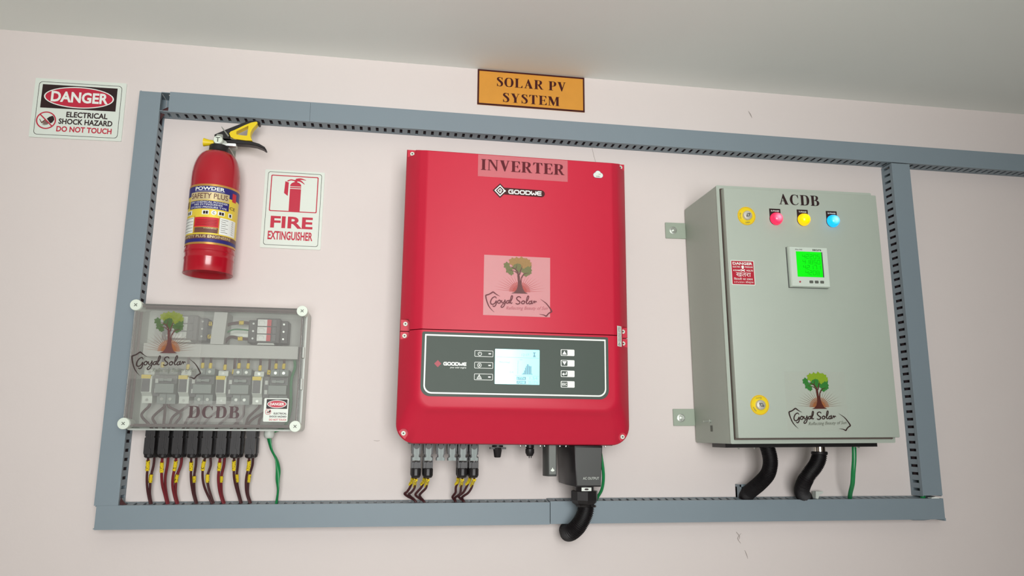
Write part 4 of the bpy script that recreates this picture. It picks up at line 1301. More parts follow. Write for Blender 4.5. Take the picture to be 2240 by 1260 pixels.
# earth wire behind the AC box
t2 = B().tube([(.480, .080, 1.522), (.4865, .080, 1.482), (.4905, .074, 1.450), (.4900, .060, 1.422), (.4850, .036, 1.400), (.482, .024, 1.380)], .0036)
tag(t2.build('earth_wire', M_green), 'thin green earth wire behind the AC output box', 'wire')

# ------------------------------------------------------------------ cables into the inverter
ORD = ('first', 'second', 'third', 'fourth', 'fifth', 'sixth', 'seventh', 'eighth', 'ninth', 'tenth', 'eleventh', 'twelfth', 'thirteenth', 'fourteenth', 'fifteenth')


def plug_low(cx, d, parent, dx=0.0):
    """cable plug below an inverter socket"""
    b = B()
    b.prism([(cx - .0104, 1.4960), (cx - .0104, 1.4720), (cx + .0104, 1.4720), (cx + .0104, 1.4960), (cx + .0086, 1.4975), (cx + .0086, 1.4850), (cx - .0086, 1.4850), (cx - .0086, 1.4975)], d - .0085, d + .0035)
    b.prism([(cx - .0045, 1.4720), (cx + .0045, 1.4720), (cx + .0045, 1.4820), (cx + .0020, 1.4860), (cx - .0020, 1.4860), (cx - .0045, 1.4820)], d - .006, d + .0085)
    b.lathe([(0.0090, 1.4725), (0.0107, 1.4715), (0.0112, 1.4700), (0.0112, 1.4570), (0.0090, 1.4525), (0.0060, 1.4515)], (cx, d, 0), n=12)
    return b.build('plug', M_black, parent, smooth=25)


paths = {0: [(-.0005, 1.452), (-.002, 1.440), (-.003, 1.428), (-.009, 1.418), (-.014, 1.413), (-.008, 1.406), (.002, 1.398), (.008, 1.386)],
         1: [(-.0005, 1.452), (-.002, 1.440), (-.004, 1.428), (-.012, 1.418), (-.016, 1.411), (-.012, 1.404), (-.004, 1.396), (.001, 1.386)],
         4: [(-.001, 1.452), (-.001, 1.440), (-.002, 1.428), (-.002, 1.416), (-.006, 1.409), (-.010, 1.404), (-.008, 1.396), (-.005, 1.386)],
         5: [(.001, 1.452), (-.001, 1.440), (-.003, 1.428), (-.009, 1.416), (-.018, 1.408), (-.019, 1.403), (-.014, 1.396), (-.008, 1.386)]}
pl = None
for row, d_ in (('front', .105), ('back', .068)):
    for k, i in enumerate((0, 1, 4, 5)):
        cx = SX[i]
        t = thing('solar_cable', f'brown cable with black plug under the inverter, {ORD[k]} from left in the {row} row', 'cable', cx, d_, 1.385,
                  'solar cables under the inverter')
        b = plug_low(cx, d_, t) if pl is None else None
        if pl is None:
            pl = b
        else:
            c = copy_part(pl, t)
        sh = -.0045 if row == 'back' else .0012
        pts = []
        n = len(paths[i])
        for j, (dx, z) in enumerate(paths[i]):
            f = j / (n - 1)
            dd = d_ + (0.030 - d_) * min(1, f * 1.25)
            loopx = (sh if j < n - 2 else 0) * (1.6 if 2 <= j <= 4 else 1)
            pts.append((cx + dx + loopx, dd, z))
        B().tube(pts, .0027, 10, 6).build('wire', M_wire, t)
        B().tube([(p[0], p[1], p[2]) for p in ((pts[0][0], pts[0][1], 1.4490 - (.002 if row == 'front' else 0)), (pts[1][0], pts[1][1], 1.441), (pts[2][0], pts[2][1], 1.4335 - (.002 if row == 'front' else 0)))],
                 .0042, 10, 4).build('marker', M_mark, t, label='yellow printed marker sleeve')

# ------------------------------------------------------------------ clear-lidded DC box
BX0, BX1, BZ0, BZ1 = -0.5570, -0.1955, 1.5495, 1.8220
box = thing('combiner_box', 'grey electrical box with clear lid marked DCDB, left below the extinguisher', 'electrical box', (BX0 + BX1) / 2, 0, BZ0)
b = B()
o_ = rr(BX0, BX1, BZ0, BZ1, .008)
i_ = rr(BX0 + .004, BX1 - .004, BZ0 + .004, BZ1 - .004, .006)
b.ring(o_, i_, .002, .072)
b.prism(o_, .0005, .004)
b.build('base', M_boxgrey, box)
B().box(BX0 + .02, BX1 - .02, .006, .010, BZ0 + .015, BZ1 - .015).build('mounting_plate', M_mount, box)
LX0, LX1, LZ0, LZ1 = -0.5535, -0.1995, 1.5550, 1.8175
b = B().ring(rr(LX0, LX1, LZ0, LZ1, .010), rr(LX0 + .003, LX1 - .003, LZ0 + .003, LZ1 - .003, .008), .0725, .1045)
b.prism(rr(LX0 + .0005, LX1 - .0005, LZ0 + .0005, LZ1 - .0005, .009), .1020, .1045)
lid = b.build('lid', M_lid, box, label='transparent hinged lid')
b = B().ring(rr(LX0 + .001, LX1 - .001, LZ0 + .001, LZ1 - .001, .008), rr(LX0 + .007, LX1 - .007, LZ0 + .008, LZ1 - .007, .006), .0715, .0730)
b.ring(rr(LX0 + .0034, LX1 - .0034, LZ0 + .0034, LZ1 - .0034, .010), rr(LX0 + .0050, LX1 - .0056, LZ0 + .0062, LZ1 - .0062, .008), .0985, .1010)
b.build('edge_strip', M_edgestrip, box)  # dark brown strips round the inner edges of the lid
ps = None
for sx, sz in ((-.551, 1.8140), (-.204, 1.8120), (-.551, 1.5630), (-.204, 1.5600)):
    if ps is None:
        ps = B().lathe([(.0095, .060), (.0120, .100), (.0122, .106), (.0116, .1085)], (sx, 0, sz), (0, 1, 0), 28).build('lid_screw', M_screw, box)
        cr = B().ribbon([(sx - .003, sz - .003), (sx + .003, sz + .003)], .1089, .0014).ribbon([(sx - .003, sz + .003), (sx + .003, sz - .003)], .1089, .0014).build('cross_recess', M_greyink, ps)
        p0 = (sx, sz)
    else:
        c = copy_part(ps, box, sx - p0[0], 0, sz - p0[1])
        h = cr.copy(); COL.objects.link(h); h.parent = c
for zz in (1.722, 1.652):
    B().box(LX1 - .001, LX1 + .0025, .070, .088, zz - .012, zz + .012).build('hinge', M_boxgrey, box)
# stickers on the lid
tree_mark(-.5530, 1.6560, .1420, .1490, .1047, box, mat('clear_lid_film', (226, 226, 216), .3, 0, .5, 0, alpha=.10), M_leafd3, M_leafl3, M_bark2,
          M_sun1, M_ray, M_logo_ink, M_tag_ink, rows=True)
lb_ = B().face([(-.4350, 1.5680), (-.3130, 1.5680), (-.3130, 1.6120), (-.4350, 1.6120)], .1048).build('name_label', mat('clear_name_film', (226, 226, 220), .3, 0, .5, 0, alpha=.14), box, label='clear film label reading DCDB')
B().serif('DCDB', -.4255, -.3215, 1.5760, 1.6010, .1053, .13).build('lettering', mat('dark_brown_print', (74, 46, 48), .45), lb_)
ms = bpy.data.objects.new('warning_sticker', None)
COL.objects.link(ms)
ms.parent = box
ms['label'] = 'small white DANGER electrical shock hazard sticker'
danger_sign(-.2720, 1.5695, .0510, .0500, .1047, .0004, ms, compact=True)

# devices inside
rail = B().box(-.535, -.240, .010, .018, 1.632, 1.662).build('mounting_rail', M_steel, box)
B().box(-.520, -.250, .010, .018, 1.757, 1.787).build('mounting_rail', M_steel, box)
hd_ = B().box(-.540, -.2125, .010, .066, 1.7085, 1.7370)
tag(hd_.build('inner_duct', mat('pale_duct_plastic', (198, 200, 194), .5), None), 'pale horizontal wiring duct across the inside of the clear box', 'cable duct')
vd_ = B().loft([[(-.4010, .012, 1.7375), (-.3730, .012, 1.7375), (-.3730, .072, 1.7375), (-.4010, .072, 1.7375)],
                [(-.3970, .012, 1.8090), (-.3690, .012, 1.8090), (-.3690, .072, 1.8090), (-.3970, .072, 1.8090)]])
tag(vd_.build('inner_duct', mat('pale_duct_plastic', (198, 200, 194), .5), None), 'pale upright wiring duct between the two surge protectors', 'cable duct')


def copy_thing(src, name, label, dx, dz=0.0):
    r = src.copy()
    COL.objects.link(r)
    r.location = src.location + Vector((dx, 0, dz))
    r['label'] = label
    for ch in src.children:
        c = ch.copy(); COL.objects.link(c); c.parent = r
        for g_ in ch.children:
            h_ = g_.copy(); COL.objects.link(h_); h_.parent = c
    return r


def breaker(x0, x1):
    t = thing('circuit_breaker', 'grey two-pole circuit breaker in the clear box, first from left', 'circuit breaker', (x0 + x1) / 2, .018, 1.606, 'breakers in the clear box')
    b = B()
    b.add([(x, d, z) for x in (x0, x1) for d, z in ((.018, 1.612), (.050, 1.606), (.060, 1.606), (.062, 1.627), (.082, 1.629), (.082, 1.648), (.066, 1.650), (.064, 1.666), (.074, 1.668), (.062, 1.671), (.060, 1.6845), (.018, 1.684))],
          [tuple(range(12)), tuple(range(23, 11, -1))] + [(i, (i + 1) % 12, 12 + (i + 1) % 12, 12 + i) for i in range(12)])
    b.build('body', M_mcb, t)
    xm = (x0 + x1) / 2
    B().box(xm - .0006, xm + .0006, .0605, .0624, 1.6065, 1.627).box(xm - .0006, xm + .0006, .0605, .0632, 1.671, 1.6845).box(x0 + .001, x1 - .001, .0640, .0672, 1.6505, 1.6655).build('recess', M_mcbdk, t)
    B().box(x0 + .006, xm - .004, .066, .080, 1.654, 1.660).box(xm + .004, x1 - .006, .066, .080, 1.654, 1.660).box(x0 + .008, x1 - .008, .072, .078, 1.655, 1.659).build('toggle', M_mcb, t)
    for q in (x0 + (x1 - x0) * .27, x0 + (x1 - x0) * .73):
        for z in (1.6165, 1.677):
            B().cyl((q, .058, z), (0, 1, 0), .0033, .0062, 12).build('terminal_screw', M_steel, t)
    return t


bk = breaker(-.5035, -.4655)
for i, x in enumerate((-.4265, -.3490, -.2690)):
    copy_thing(bk, 'circuit_breaker', f'grey two-pole circuit breaker in the clear box, {ORD[i + 1]} from left', x + .5035)


def fuse(x0, x1):
    t = thing('fuse_holder', 'white fuse holder with yellow tab in the clear box, first from left', 'fuse holder', (x0 + x1) / 2, .018, 1.607, 'fuse holders in the clear box')
    b = B()
    b.add([(x, d, z) for x in (x0, x1) for d, z in ((.018, 1.612), (.050, 1.607), (.062, 1.607), (.064, 1.622), (.076, 1.630), (.078, 1.664), (.064, 1.669), (.062, 1.6795), (.018, 1.6795))],
          [tuple(range(9)), tuple(range(17, 8, -1))] + [(i, (i + 1) % 9, 9 + (i + 1) % 9, 9 + i) for i in range(9)])
    b.build('body', M_signw, t)
    B().box(x0 + .0015, x1 - .0035, .070, .0805, 1.631, 1.6585).build('handle', M_mcbdk, t)
    B().box(x0 - .0005, x1 - .0020, .070, .0812, 1.6590, 1.6670).build('yellow_tab', M_yel, t)
    for z in (1.614, 1.674):
        B().cyl(((x0 + x1) / 2, .060, z), (0, 1, 0), .0030, .0050, 12).build('terminal_screw', M_steel, t)
    B().box(x1 + .002, x1 + .0135, .030, .068, 1.622, 1.668).build('side_module', M_mcbdk, t)
    for z in (1.634, 1.655):
        B().box(x1 + .0045, x1 + .0105, .068, .0690, z - .0045, z + .0045).build('indicator', M_boxgrey, t)
    return t


fz = fuse(-.5330, -.5125)
for i, x in enumerate((-.4575, -.3800, -.3040)):
    copy_thing(fz, 'fuse_holder', f'white fuse holder with yellow tab in the clear box, {ORD[i + 1]} from left', x + .5330)


def surge(x0, x1, z0, z1, lab, body, cap):
    t = thing('surge_protector', lab, 'surge protector', (x0 + x1) / 2, .018, z0, 'surge protectors in the clear box')
    L = x1 - x0
    b = B().box(x0, x1, .018, .055, z0, z1 - .003).box(x0 + L * .22, x1 - L * .18, .018, .072, z0 - .001, z1)
    b.build('body', body, t, bevel=(.0015, 1))
    h = (z1 - z0 - .004) / 3
    for k in range(3):
        zz = z0 + .0025 + k * h
        m = B().box(x0 + L * .27, x0 + L * .50, .070, .0775, zz, zz + h - .0025).build('module', M_white, t)
        B().box(x0 + L * .50, x0 + L * .60, .070, .0772, zz, zz + h - .0025).build('red_stripe', cap, m)
        B().ribbon([(x0 + L * .31, zz + .004), (x0 + L * .31, zz + h - .006), (x0 + L * .42, zz + h - .006), (x0 + L * .44, zz + .005)], .0778, .0012, smooth=3).build('module_mark', M_boxgrey, m)
        B().box(x0 + L * .64, x0 + L * .73, .070, .0765, zz, zz + h - .0025).build('end_cap', M_mcbdk, t)
        for q in (.12, .88):
            B().cyl((x0 + L * q, .055, zz + h * .45), (0, 1, 0), .0022, .0006, 10).build('terminal_screw', M_steel, t)
    B().prism([(x0 + L * .30, z0), (x0 + L * .26, z0 - .005), (x0 + L * .70, z0 - .005), (x0 + L * .66, z0)], .03, .068).build('clip', M_boxgrey, t)
    return t


surge(-.3255, -.2380, 1.7440, 1.7985, 'black surge protector with white and red modules, at right inside the clear box', M_dkgrey, M_redp)
surge(-.5080, -.4130, 1.7460, 1.8000, 'grey surge protector behind the tree sticker, at left inside the clear box', M_mcbdk, M_boxgrey)

# inner wiring
TOPX = (-.4165, -.4000, -.3690, -.3395, -.3200, -.2940, -.2600, -.2430, -.4470, -.5000)
for i, (x, zz) in enumerate(((-.4165, 1.684), (-.4000, 1.684), (-.3690, 1.681), (-.3395, 1.685), (-.3200, 1.685), (-.2940, 1.681), (-.2600, 1.686), (-.2430, 1.686), (-.4470, 1.680), (-.5000, 1.684))):
    t = thing('inner_wire', 'short brown wire with yellow sleeve above the breakers, %s from left' % ORD[sorted(TOPX).index(x)], 'wire', x, .05, zz, 'short wires above the breakers')
    B().tube([(x, .056, zz - .002), (x + .0005, .057, zz + .008), (x, .055, zz + .030)], .0027, 8).build('wire', M_wire, t)
    B().tube([(x, .0563, zz + .001), (x + .0004, .0572, zz + .013)], .0038, 8, 0).build('sleeve', M_mark, t)
for x, zz in ((-.350, 1.668), (-.275, 1.668)):
    t = thing('inner_wire', 'brown wire running down beside the %s fuse holder from left' % ('third' if x < -.3 else 'fourth'), 'wire', x, .05, zz, 'wires beside the fuse holders')
    B().tube([(x, .05, zz - .008), (x + .001, .055, zz + .015), (x + .001, .055, zz + .045)], .0028, 8).build('wire', M_wire, t)
    B().tube([(x, .0535, zz + .006), (x + .001, .055, zz + .016)], .0042, 8, 0).build('sleeve', M_mark, t)
zb = 1.5515
BOTX = (-.508, -.500, -.470, -.478, -.448, -.440, -.410, -.380, -.350, -.318, -.320, -.292, -.486, -.420, -.330)
for i, (xa, za, xm_, zm, xb) in enumerate(((-.519, 1.607, -.536, 1.582, -.508), (-.488, 1.606, -.512, 1.578, -.500), (-.478, 1.606, -.455, 1.585, -.470), (-.441, 1.607, -.470, 1.580, -.478),
                                           (-.416, 1.606, -.437, 1.580, -.448), (-.398, 1.606, -.420, 1.578, -.440), (-.366, 1.607, -.395, 1.578, -.410), (-.338, 1.606, -.360, 1.576, -.380),
                                           (-.322, 1.606, -.325, 1.582, -.350), (-.290, 1.607, -.312, 1.580, -.318), (-.262, 1.606, -.300, 1.578, -.320), (-.246, 1.606, -.285, 1.580, -.292),
                                           (-.500, 1.640, -.490, 1.600, -.486), (-.424, 1.640, -.412, 1.598, -.420), (-.346, 1.640, -.340, 1.596, -.330))):
    b = B().tube([(xa, .054, za + .003), (xa - .001, .054, za - .006), (xm_, .046, zm), (xm_ * .4 + xb * .6, .050, zb + .012), (xb, .05, zb - .002)], .0029, 8)
    tag(b.build('inner_wire', M_wire), 'dark brown wire curving down to the box floor below the breakers, %s from left' % ORD[sorted(BOTX).index(xb)], 'wire', 'wires below the breakers')
for z0_, z1_, xx in ((1.786, 1.789, -.345), (1.756, 1.753, -.345), (1.785, 1.783, -.405), (1.756, 1.755, -.407)):
    t = thing('inner_wire', 'brown wire with yellow sleeve, %s one between the upright duct and the %s surge protector' % ('upper' if z0_ > 1.77 else 'lower', 'black' if xx > -.39 else 'grey'), 'wire', xx, .05, z0_, 'wires of the surge protectors')
    if xx > -.39:
        B().tube([(-.375, .05, z0_ - (.012 if z0_ < 1.77 else .004)), (-.362, .056, z0_), (-.340, .056, z1_), (-.322, .05, z1_)], .0036, 8).build('wire', M_wire, t)
        B().tube([(-.346, .0562, z1_ - .0005), (-.336, .0555, z1_)], .0050, 8, 0).build('sleeve', M_mark, t)
    else:
        B().tube([(-.418, .048, z1_), (-.408, .054, z0_), (-.398, .05, z0_)], .0036, 8).build('wire', M_wire, t)
        B().tube([(-.411, .0525, z0_), (-.404, .0525, z0_)], .0050, 8, 0).build('sleeve', M_mark, t)
b = B().tube([(-.222, .040, 1.708), (-.220, .044, 1.690), (-.226, .046, 1.660), (-.224, .044, 1.60), (-.235, .04, 1.56), (-.262, .035, 1.548)], .0034, 8)
tag(b.build('earth_wire', M_green), 'green wire at the right edge inside the clear box', 'wire')
b = B().tube([(-.375, .045, 1.766), (-.360, .048, 1.7735), (-.340, .05, 1.774), (-.322, .05, 1.7725)], .0018, 8)
tag(b.build('earth_wire', M_green), 'thin green wire running to the black surge protector', 'wire')

# ------------------------------------------------------------------ cables under the clear box
def plug_box(cx, d):
    b = B()
    zt_ = 1.5495
    b.prism([(cx - .0098, zt_), (cx - .0098, 1.5375), (cx - .0085, 1.5365), (cx - .0085, 1.5350), (cx - .0104, 1.5335), (cx - .0104, 1.5020), (cx - .0090, 1.4985),
             (cx + .0090, 1.4985), (cx + .0104, 1.5020), (cx + .0104, 1.5335), (cx + .0085, 1.5350), (cx + .0085, 1.5365), (cx + .0098, 1.5375), (cx + .0098, zt_)], d - .0095, d + .0050)
    b.box(cx - .0012, cx + .0012, d + .005, d + .0066, 1.513, 1.543)
    b.box(cx - .0052, cx - .0030, d + .005, d + .0058, 1.517, 1.541).box(cx + .0030, cx + .0052, d + .005, d + .0058, 1.517, 1.541)
    b.prism([(cx - .0048, 1.5000), (cx + .0048, 1.5000), (cx + .0048, 1.5085), (cx + .0020, 1.5125), (cx - .0020, 1.5125), (cx - .0048, 1.5085)], d, d + .0078)
    b.lathe([(0.0100, 1.5005), (0.0106, 1.4990), (0.0098, 1.4935), (0.0065, 1.4915)], (cx, d - .002, 0), n=14)
    return b


PX = (-.5058, -.4775, -.4495, -.4190, -.3895, -.3600, -.3310, -.3000)
DXS = ([-.001, -.003, -.0055, -.006, -.0045, .002], [-.001, -.003, -.004, -.003, .001, .008], [-.001, -.004, -.009, -.0105, -.008, .000], [-.001, -.002, -.003, -.002, .001, .009],
       [-.002, -.007, -.0085, -.006, .001, .014], [-.001, -.003, -.0055, -.005, -.002, .007], [-.001, -.002, -.002, .001, .006, .014], [-.001, -.002, -.007, -.0085, -.0065, .003])
ZS = (1.492, 1.475, 1.452, 1.432, 1.412, 1.388)
p1 = None
for row, d_, xo in (('front', .070, 0.0), ('back', .034, 0.002)):
    for i, cx in enumerate(PX):
        t = thing('solar_cable', f'{"dark red" if i in (1, 2, 5) else "brown"} cable under the clear box, {ORD[i]} from left, {row} row', 'cable',
                  cx, d_, 1.388, 'solar cables under the clear box')
        if p1 is None:
            p1 = plug_box(cx, d_).build('plug', M_black, t, smooth=25)
            M0 = p1
        else:
            c = M0.copy(); COL.objects.link(c); c.parent = t
        dx = DXS[i]
        pts = []
        for j, z in enumerate(ZS):
            f = j / 5
            sep = {4: .006}.get(i, .0)
            xx = cx + dx[j]
            if row == 'back':
                xx = cx + (dx[j] * (.35 if j < 2 else .9 if j < 4 else 1.0)) + (.004 if i == 4 and 0 < j < 5 else .0008) + .0005
            dd = d_ + ((.028 if row == 'front' else .024) - d_) * min(1, f * 1.15)
            pts.append((xx, dd, z))
        B().tube(pts, .0026 if i not in (1, 2, 5) else .0030, 10, 6).build('wire', M_wirered if i in (1, 2, 5) else M_wire, t)
        j0, z0_, z1_ = (0, 1.4865, 1.4655) if row == 'front' else (2, 1.4560, 1.4370)
        Pm = [q for q in catmull(pts, 12) if z1_ - (.004 if i in (1,) else 0) <= q[2] <= z0_ - (.003 if i in (1, 3, 5) else 0)]
        if not (row == 'back' and i == 1):
            B().tube(Pm, .0042, 10, 0).build('marker', M_mark, t, label='yellow printed marker sleeve')

# green earth strip from the clear box
t = thing('earth_cable', 'twisted green earth cable with white gland under the clear box', 'cable', -.255, .03, 1.388)
b = B().lathe([(.0112, 1.5500), (.0112, 1.5400), (.0105, 1.5385), (.0090, 1.5350), (.0060, 1.5335)], (-.2670, .04, 0), n=20)
b.build('gland', M_boxgrey, t)
b = B().tube([(-.267, .040, 1.536), (-.260, .040, 1.510), (-.248, .039, 1.488), (-.243, .038, 1.466), (-.243, .036, 1.444), (-.241, .034, 1.419), (-.244, .028, 1.386)], .004, 14, 10,
             flat=(.0052, .0026, lambda f: .3 + 5.0 * f))
b.build('wire', M_green, t)

# ------------------------------------------------------------------ grey AC distribution cabinet
AR = (0.9500, 1.5290)
ROT = 0.0106
acdb = thing('distribution_cabinet', 'grey-green steel cabinet marked ACDB with three lit lamps, right of the inverter', 'electrical cabinet', AR[0], 0, AR[1], rot=ROT)


def U(x, z):
    """measured point -> point of the untilted cabinet"""
    dx, dz = x - AR[0], z - AR[1]
    return (AR[0] + dx * cos(ROT) + dz * sin(ROT), AR[1] - dx * sin(ROT) + dz * cos(ROT))


ax0, ax1, az0, az1 = .7480, 1.1520, 1.5310, 2.1330
b = B().box(ax0, ax1, .004, .1985, az0, az1)
b.build('body', M_acdb, acdb, bevel=(.004, 3))
b = B().ring(rr(ax0, ax1, az0, az1, .003, 2), rr(ax0 + .008, ax1 - .008, az0 + .008, az1 - .008, .002, 2), .1970, .2010)
b.build('front_lip', M_acdb, acdb)
B().box(ax0 + .009, ax1 - .009, .196, .2055, az0 + .009, az1 - .009).build('door_gap_strip', M_gapstrip, acdb)  # brown strip filling the gap behind the door
dx0, dx1, dz0, dz1 = .7570, 1.1500, 1.5435, 2.1205
door = B().box(dx0, dx1, .2050, .2220, dz0, dz1).build('door', M_acdb, acdb, bevel=(.0022, 2))
B().box(.7620, 1.1460, .070, .142, 1.5215, 1.5312).build('gland_plate', M_black, acdb, label='black rubber gland plate')
for xx, dd in ((.800, .128), (.846, .118), (1.118, .11)):
    B().lathe([(.0026, 1.5218), (.0024, 1.5190), (.0012, 1.5175)], (xx, dd, 0), n=10).build('screw', M_steel, acdb)
e = .2223
# name
s = B()
q0, q1 = U(.888, 2.0855), U(.992, 2.0855)
s.serif('ACDB', q0[0], q1[0], q0[1], q0[1] + .0255, e, .10)
s.build('lettering', M_ink, door)
# locks
for n_, (lx, lz) in enumerate((U(.8040, 2.0520), U(.8105, 1.6145))):
    lk = B().prism(ell(lx, lz, .0222, n=40), .2215, .2232).build('lock_plate', M_yel if n_ else M_yel, acdb, label='round yellow lock plate')
    B().ring(ell(lx, lz, .0212, n=40), ell(lx, lz, .0203, n=40), .2234).build('plate_ring', M_gold, lk)
    B().lathe([(.0112, 0), (.0112, .006), (.0098, .0082), (.0070, .0088)], (lx, .2230, lz), (0, 1, 0), 28).build('lock_barrel', M_barrel, lk)
    a = radians(-35 if n_ else 40)
    B().ring(ell(lx, lz, .0040, n=20), ell(lx, lz, .0022, n=20), .2321).ribbon([(lx + .0030 * cos(a), lz + .0030 * sin(a)), (lx + .0062 * cos(a), lz + .0062 * sin(a))], .2321, .0036).ribbon(
        [(lx - .0030 * cos(a), lz - .0030 * sin(a)), (lx - .0060 * cos(a), lz - .0060 * sin(a))], .2321, .003).build('keyhole', M_greyink, lk)
    tx = B()

    def arc(word, mid, span, rr0, out):
        me = text_mesh(word, 0.01, 0)
        vs, fs, (a0, a1, b0, b1) = me
        o2 = []
        for x, y in vs:
            u, v = (x - a0) / (a1 - a0) - .5, (y - b0) / (b1 - b0)
            th = radians(mid) - u * radians(span) * out
            r2 = rr0 + (v * .0034 if out > 0 else (1 - v) * .0034)
            o2.append((lx + r2 * cos(th), .2235, lz + r2 * sin(th)))
        tx.add(o2, fs)
    if n_ == 0:
        arc('CLOSE', 180, 50, .0145, 1); arc('OPEN', 275, 40, .0145, -1)
    else:
        arc('CLOSE', 95, 50, .0145, 1); arc('OPEN', 215, 40, .0145, -1)
    tx.build('plate_print', M_greyink, lk)
# pilot lamps
for nm, (lx, lz), m_ in (('R-PHASE', U(.8775, 2.0485), M_lampr), ('Y-PHASE', U(.9475, 2.0500), M_lampy), ('B-PHASE', U(1.0225, 2.0505), M_lampb)):
    tg = B().prism([(lx - .0150, lz + .0250), (lx + .0125, lz + .0250)] + [(lx - .0012 + .0148 * cos(a), lz + .0148 * sin(a)) for a in [radians(20 - 220 * k / 16) for k in range(17)]],
                   .2218, .2232).build('lamp_tag', M_ink, acdb)
    B().text(nm, lx - .0110, lx + .0090, lz + .0178, lz + .0212, .2235, 0.02).build('tag_print', M_white, tg)
    B().lathe([(.0150, .0), (.0150, .003), (.0142, .0045)], (lx, .2230, lz), (0, 1, 0), 28).build('lamp_ring', m_, acdb)
    ln = B().lathe([(.0138, .004)] + [(.0138 * cos(a), .006 + .0105 * sin(a)) for a in [PI / 2 * k / 9 for k in range(9)]] + [(.0006, .0165)], (lx, .2230, lz), (0, 1, 0), 28).build('lamp_lens', m_, acdb)
    at_ = ln.data.attributes.new('glow', 'FLOAT', 'POINT')
    for v, a_ in zip(ln.data.vertices, at_.data):
        a_.value = max(0.0, 1 - math.hypot(v.co.x - (lx - AR[0]) - .001, v.co.z - (lz - AR[1]) - .001) / .0125)
# danger sticker
c = [U(.7585, 1.9445), U(.8160, 1.9445), U(.8170, 1.8865), U(.7590, 1.8860)]
sx0, sx1, sz0, sz1 = (c[0][0] + c[3][0]) / 2, (c[1][0] + c[2][0]) / 2, (c[2][1] + c[3][1]) / 2, (c[0][1] + c[1][1]) / 2
st = B().prism(rr(sx0, sx1, sz0, sz1, .0022, 3), .2218, .2224).build('hazard_sticker', M_signw, acdb, label='small red and white high-voltage sticker in English and Hindi')
B().face(rr(sx0 + .0018, sx1 - .0018, sz0 + .0018, sz1 - .0018, .0006, 2), .2226).build('red_print', M_mauve, st)
s = B()
SW, SH = sx1 - sx0, sz1 - sz0
X = lambda u: sx0 + u * SW
Z = lambda v: sz0 + v * SH
s.text('DANGER', X(.08), X(.92), Z(.815), Z(.925), .2229, 0.03)
s.text('ELECTRIC', X(.08), X(.40), Z(.70), Z(.765), .2229, 0.01).text('PRESSURE', X(.60), X(.93), Z(.70), Z(.765), .2229, 0.01)
s.text('415/440', X(.08), X(.40), Z(.555), Z(.625), .2229, 0.02).text('VOLTS', X(.64), X(.93), Z(.555), Z(.625), .2229, 0.02)
s.face(ell(X(.5), Z(.735), .062 * SW, .055 * SH, 16), .2229).face([(X(.465), Z(.65)), (X(.535), Z(.65)), (X(.535), Z(.70)), (X(.465), Z(.70))], .2229)
s.ribbon([(X(.41), Z(.63)), (X(.59), Z(.55))], .2229, .0018).ribbon([(X(.41), Z(.55)), (X(.59), Z(.63))], .2229, .0018)
s.text('\u0916\u0924\u0930\u093e', X(.20), X(.83), Z(.34), Z(.50), .2229, 0.0)
s.text('\u093f\u092c\u091c\u0932\u0940 \u0915\u093e \u0926\u092c\u093e\u0935', X(.10), X(.90), Z(.195), Z(.30), .2229, 0.0)
s.text('\u096a\u0967\u096b/\u096a\u096a\u0966 \u0935\u094b\u0932\u094d\u091f\u0938', X(.10), X(.92), Z(.065), Z(.165), .2229, 0.0)
s.build('white_print', M_white, st)
# digital meter
c = [U(.8985, 1.9795), U(.9950, 1.9820), U(.9950, 1.8870), U(.8985, 1.8835)]
mx0, mx1, mz0, mz1 = (c[0][0] + c[3][0]) / 2, (c[1][0] + c[2][0]) / 2, (c[2][1] + c[3][1]) / 2, (c[0][1] + c[1][1]) / 2
MW, MH = mx1 - mx0, mz1 - mz0
X = lambda u: mx0 + u * MW
Z = lambda v: mz0 + v * MH
mt = B().box(mx0 - .0005, mx1 + .0005, .2215, .2262, mz0 - .0005, mz1 + .0005).build('meter', M_mcbdk, acdb, label='square digital panel meter with lit green screen')
b = B().prism([(mx0, mz0), (mx1, mz0), (mx1, mz1), (mx0, mz1)], .2255, .2330)
b.loft([[(mx0, .2330, mz0), (mx1, .2330, mz0), (mx1, .2330, mz1), (mx0, .2330, mz1)],
        [(mx0 + .0015, .2370, mz0 + .0015), (mx1 - .0015, .2370, mz0 + .0015), (mx1 - .0015, .2370, mz1 - .0015), (mx0 + .0015, .2370, mz1 - .0015)]])
bez = b.build('meter_bezel', mat('meter_grey', (206, 218, 206), .4), mt)
B().face([(X(.165), Z(.245)), (X(.855), Z(.245)), (X(.855), Z(.875)), (X(.165), Z(.875))], .2372).build('screen_recess', M_panel, mt)
B().face([(X(.165), Z(.245)), (X(.825), Z(.245)), (X(.825), Z(.875)), (X(.165), Z(.875))], .2374).build('screen', M_lcdgreen, mt)
SEG = {'0': 'abcdef', '1': 'bc', '2': 'abged', '3': 'abgcd', '4': 'fgbc', '5': 'afgcd', '6': 'afgedc', '7': 'abc', '8': 'abcdefg', '9': 'abcfgd'}
s = B()
for r0, num in enumerate(('42205', '41850', '42171', '4208')):
    for k, ch in enumerate(num):
        cx_, cz_ = X(.36 + k * .095 + (.05 if len(num) == 4 else 0)), Z(.755 - r0 * .135)
        a_, h_ = .0030, .0046
        P = {'a': ((-a_, h_), (a_, h_)), 'd': ((-a_, -h_), (a_, -h_)), 'g': ((-a_, 0), (a_, 0)), 'f': ((-a_, h_), (-a_, 0)), 'e': ((-a_, 0), (-a_, -h_)), 'b': ((a_, h_), (a_, 0)), 'c': ((a_, 0), (a_, -h_))}
        for sg in SEG[ch]:
            (u0, v0), (u1, v1) = P[sg]
            s.ribbon([(cx_ + u0, cz_ + v0), (cx_ + u1, cz_ + v1)], .2377, .0009)
s.build('digits', M_lcdgink, mt)
s = B()
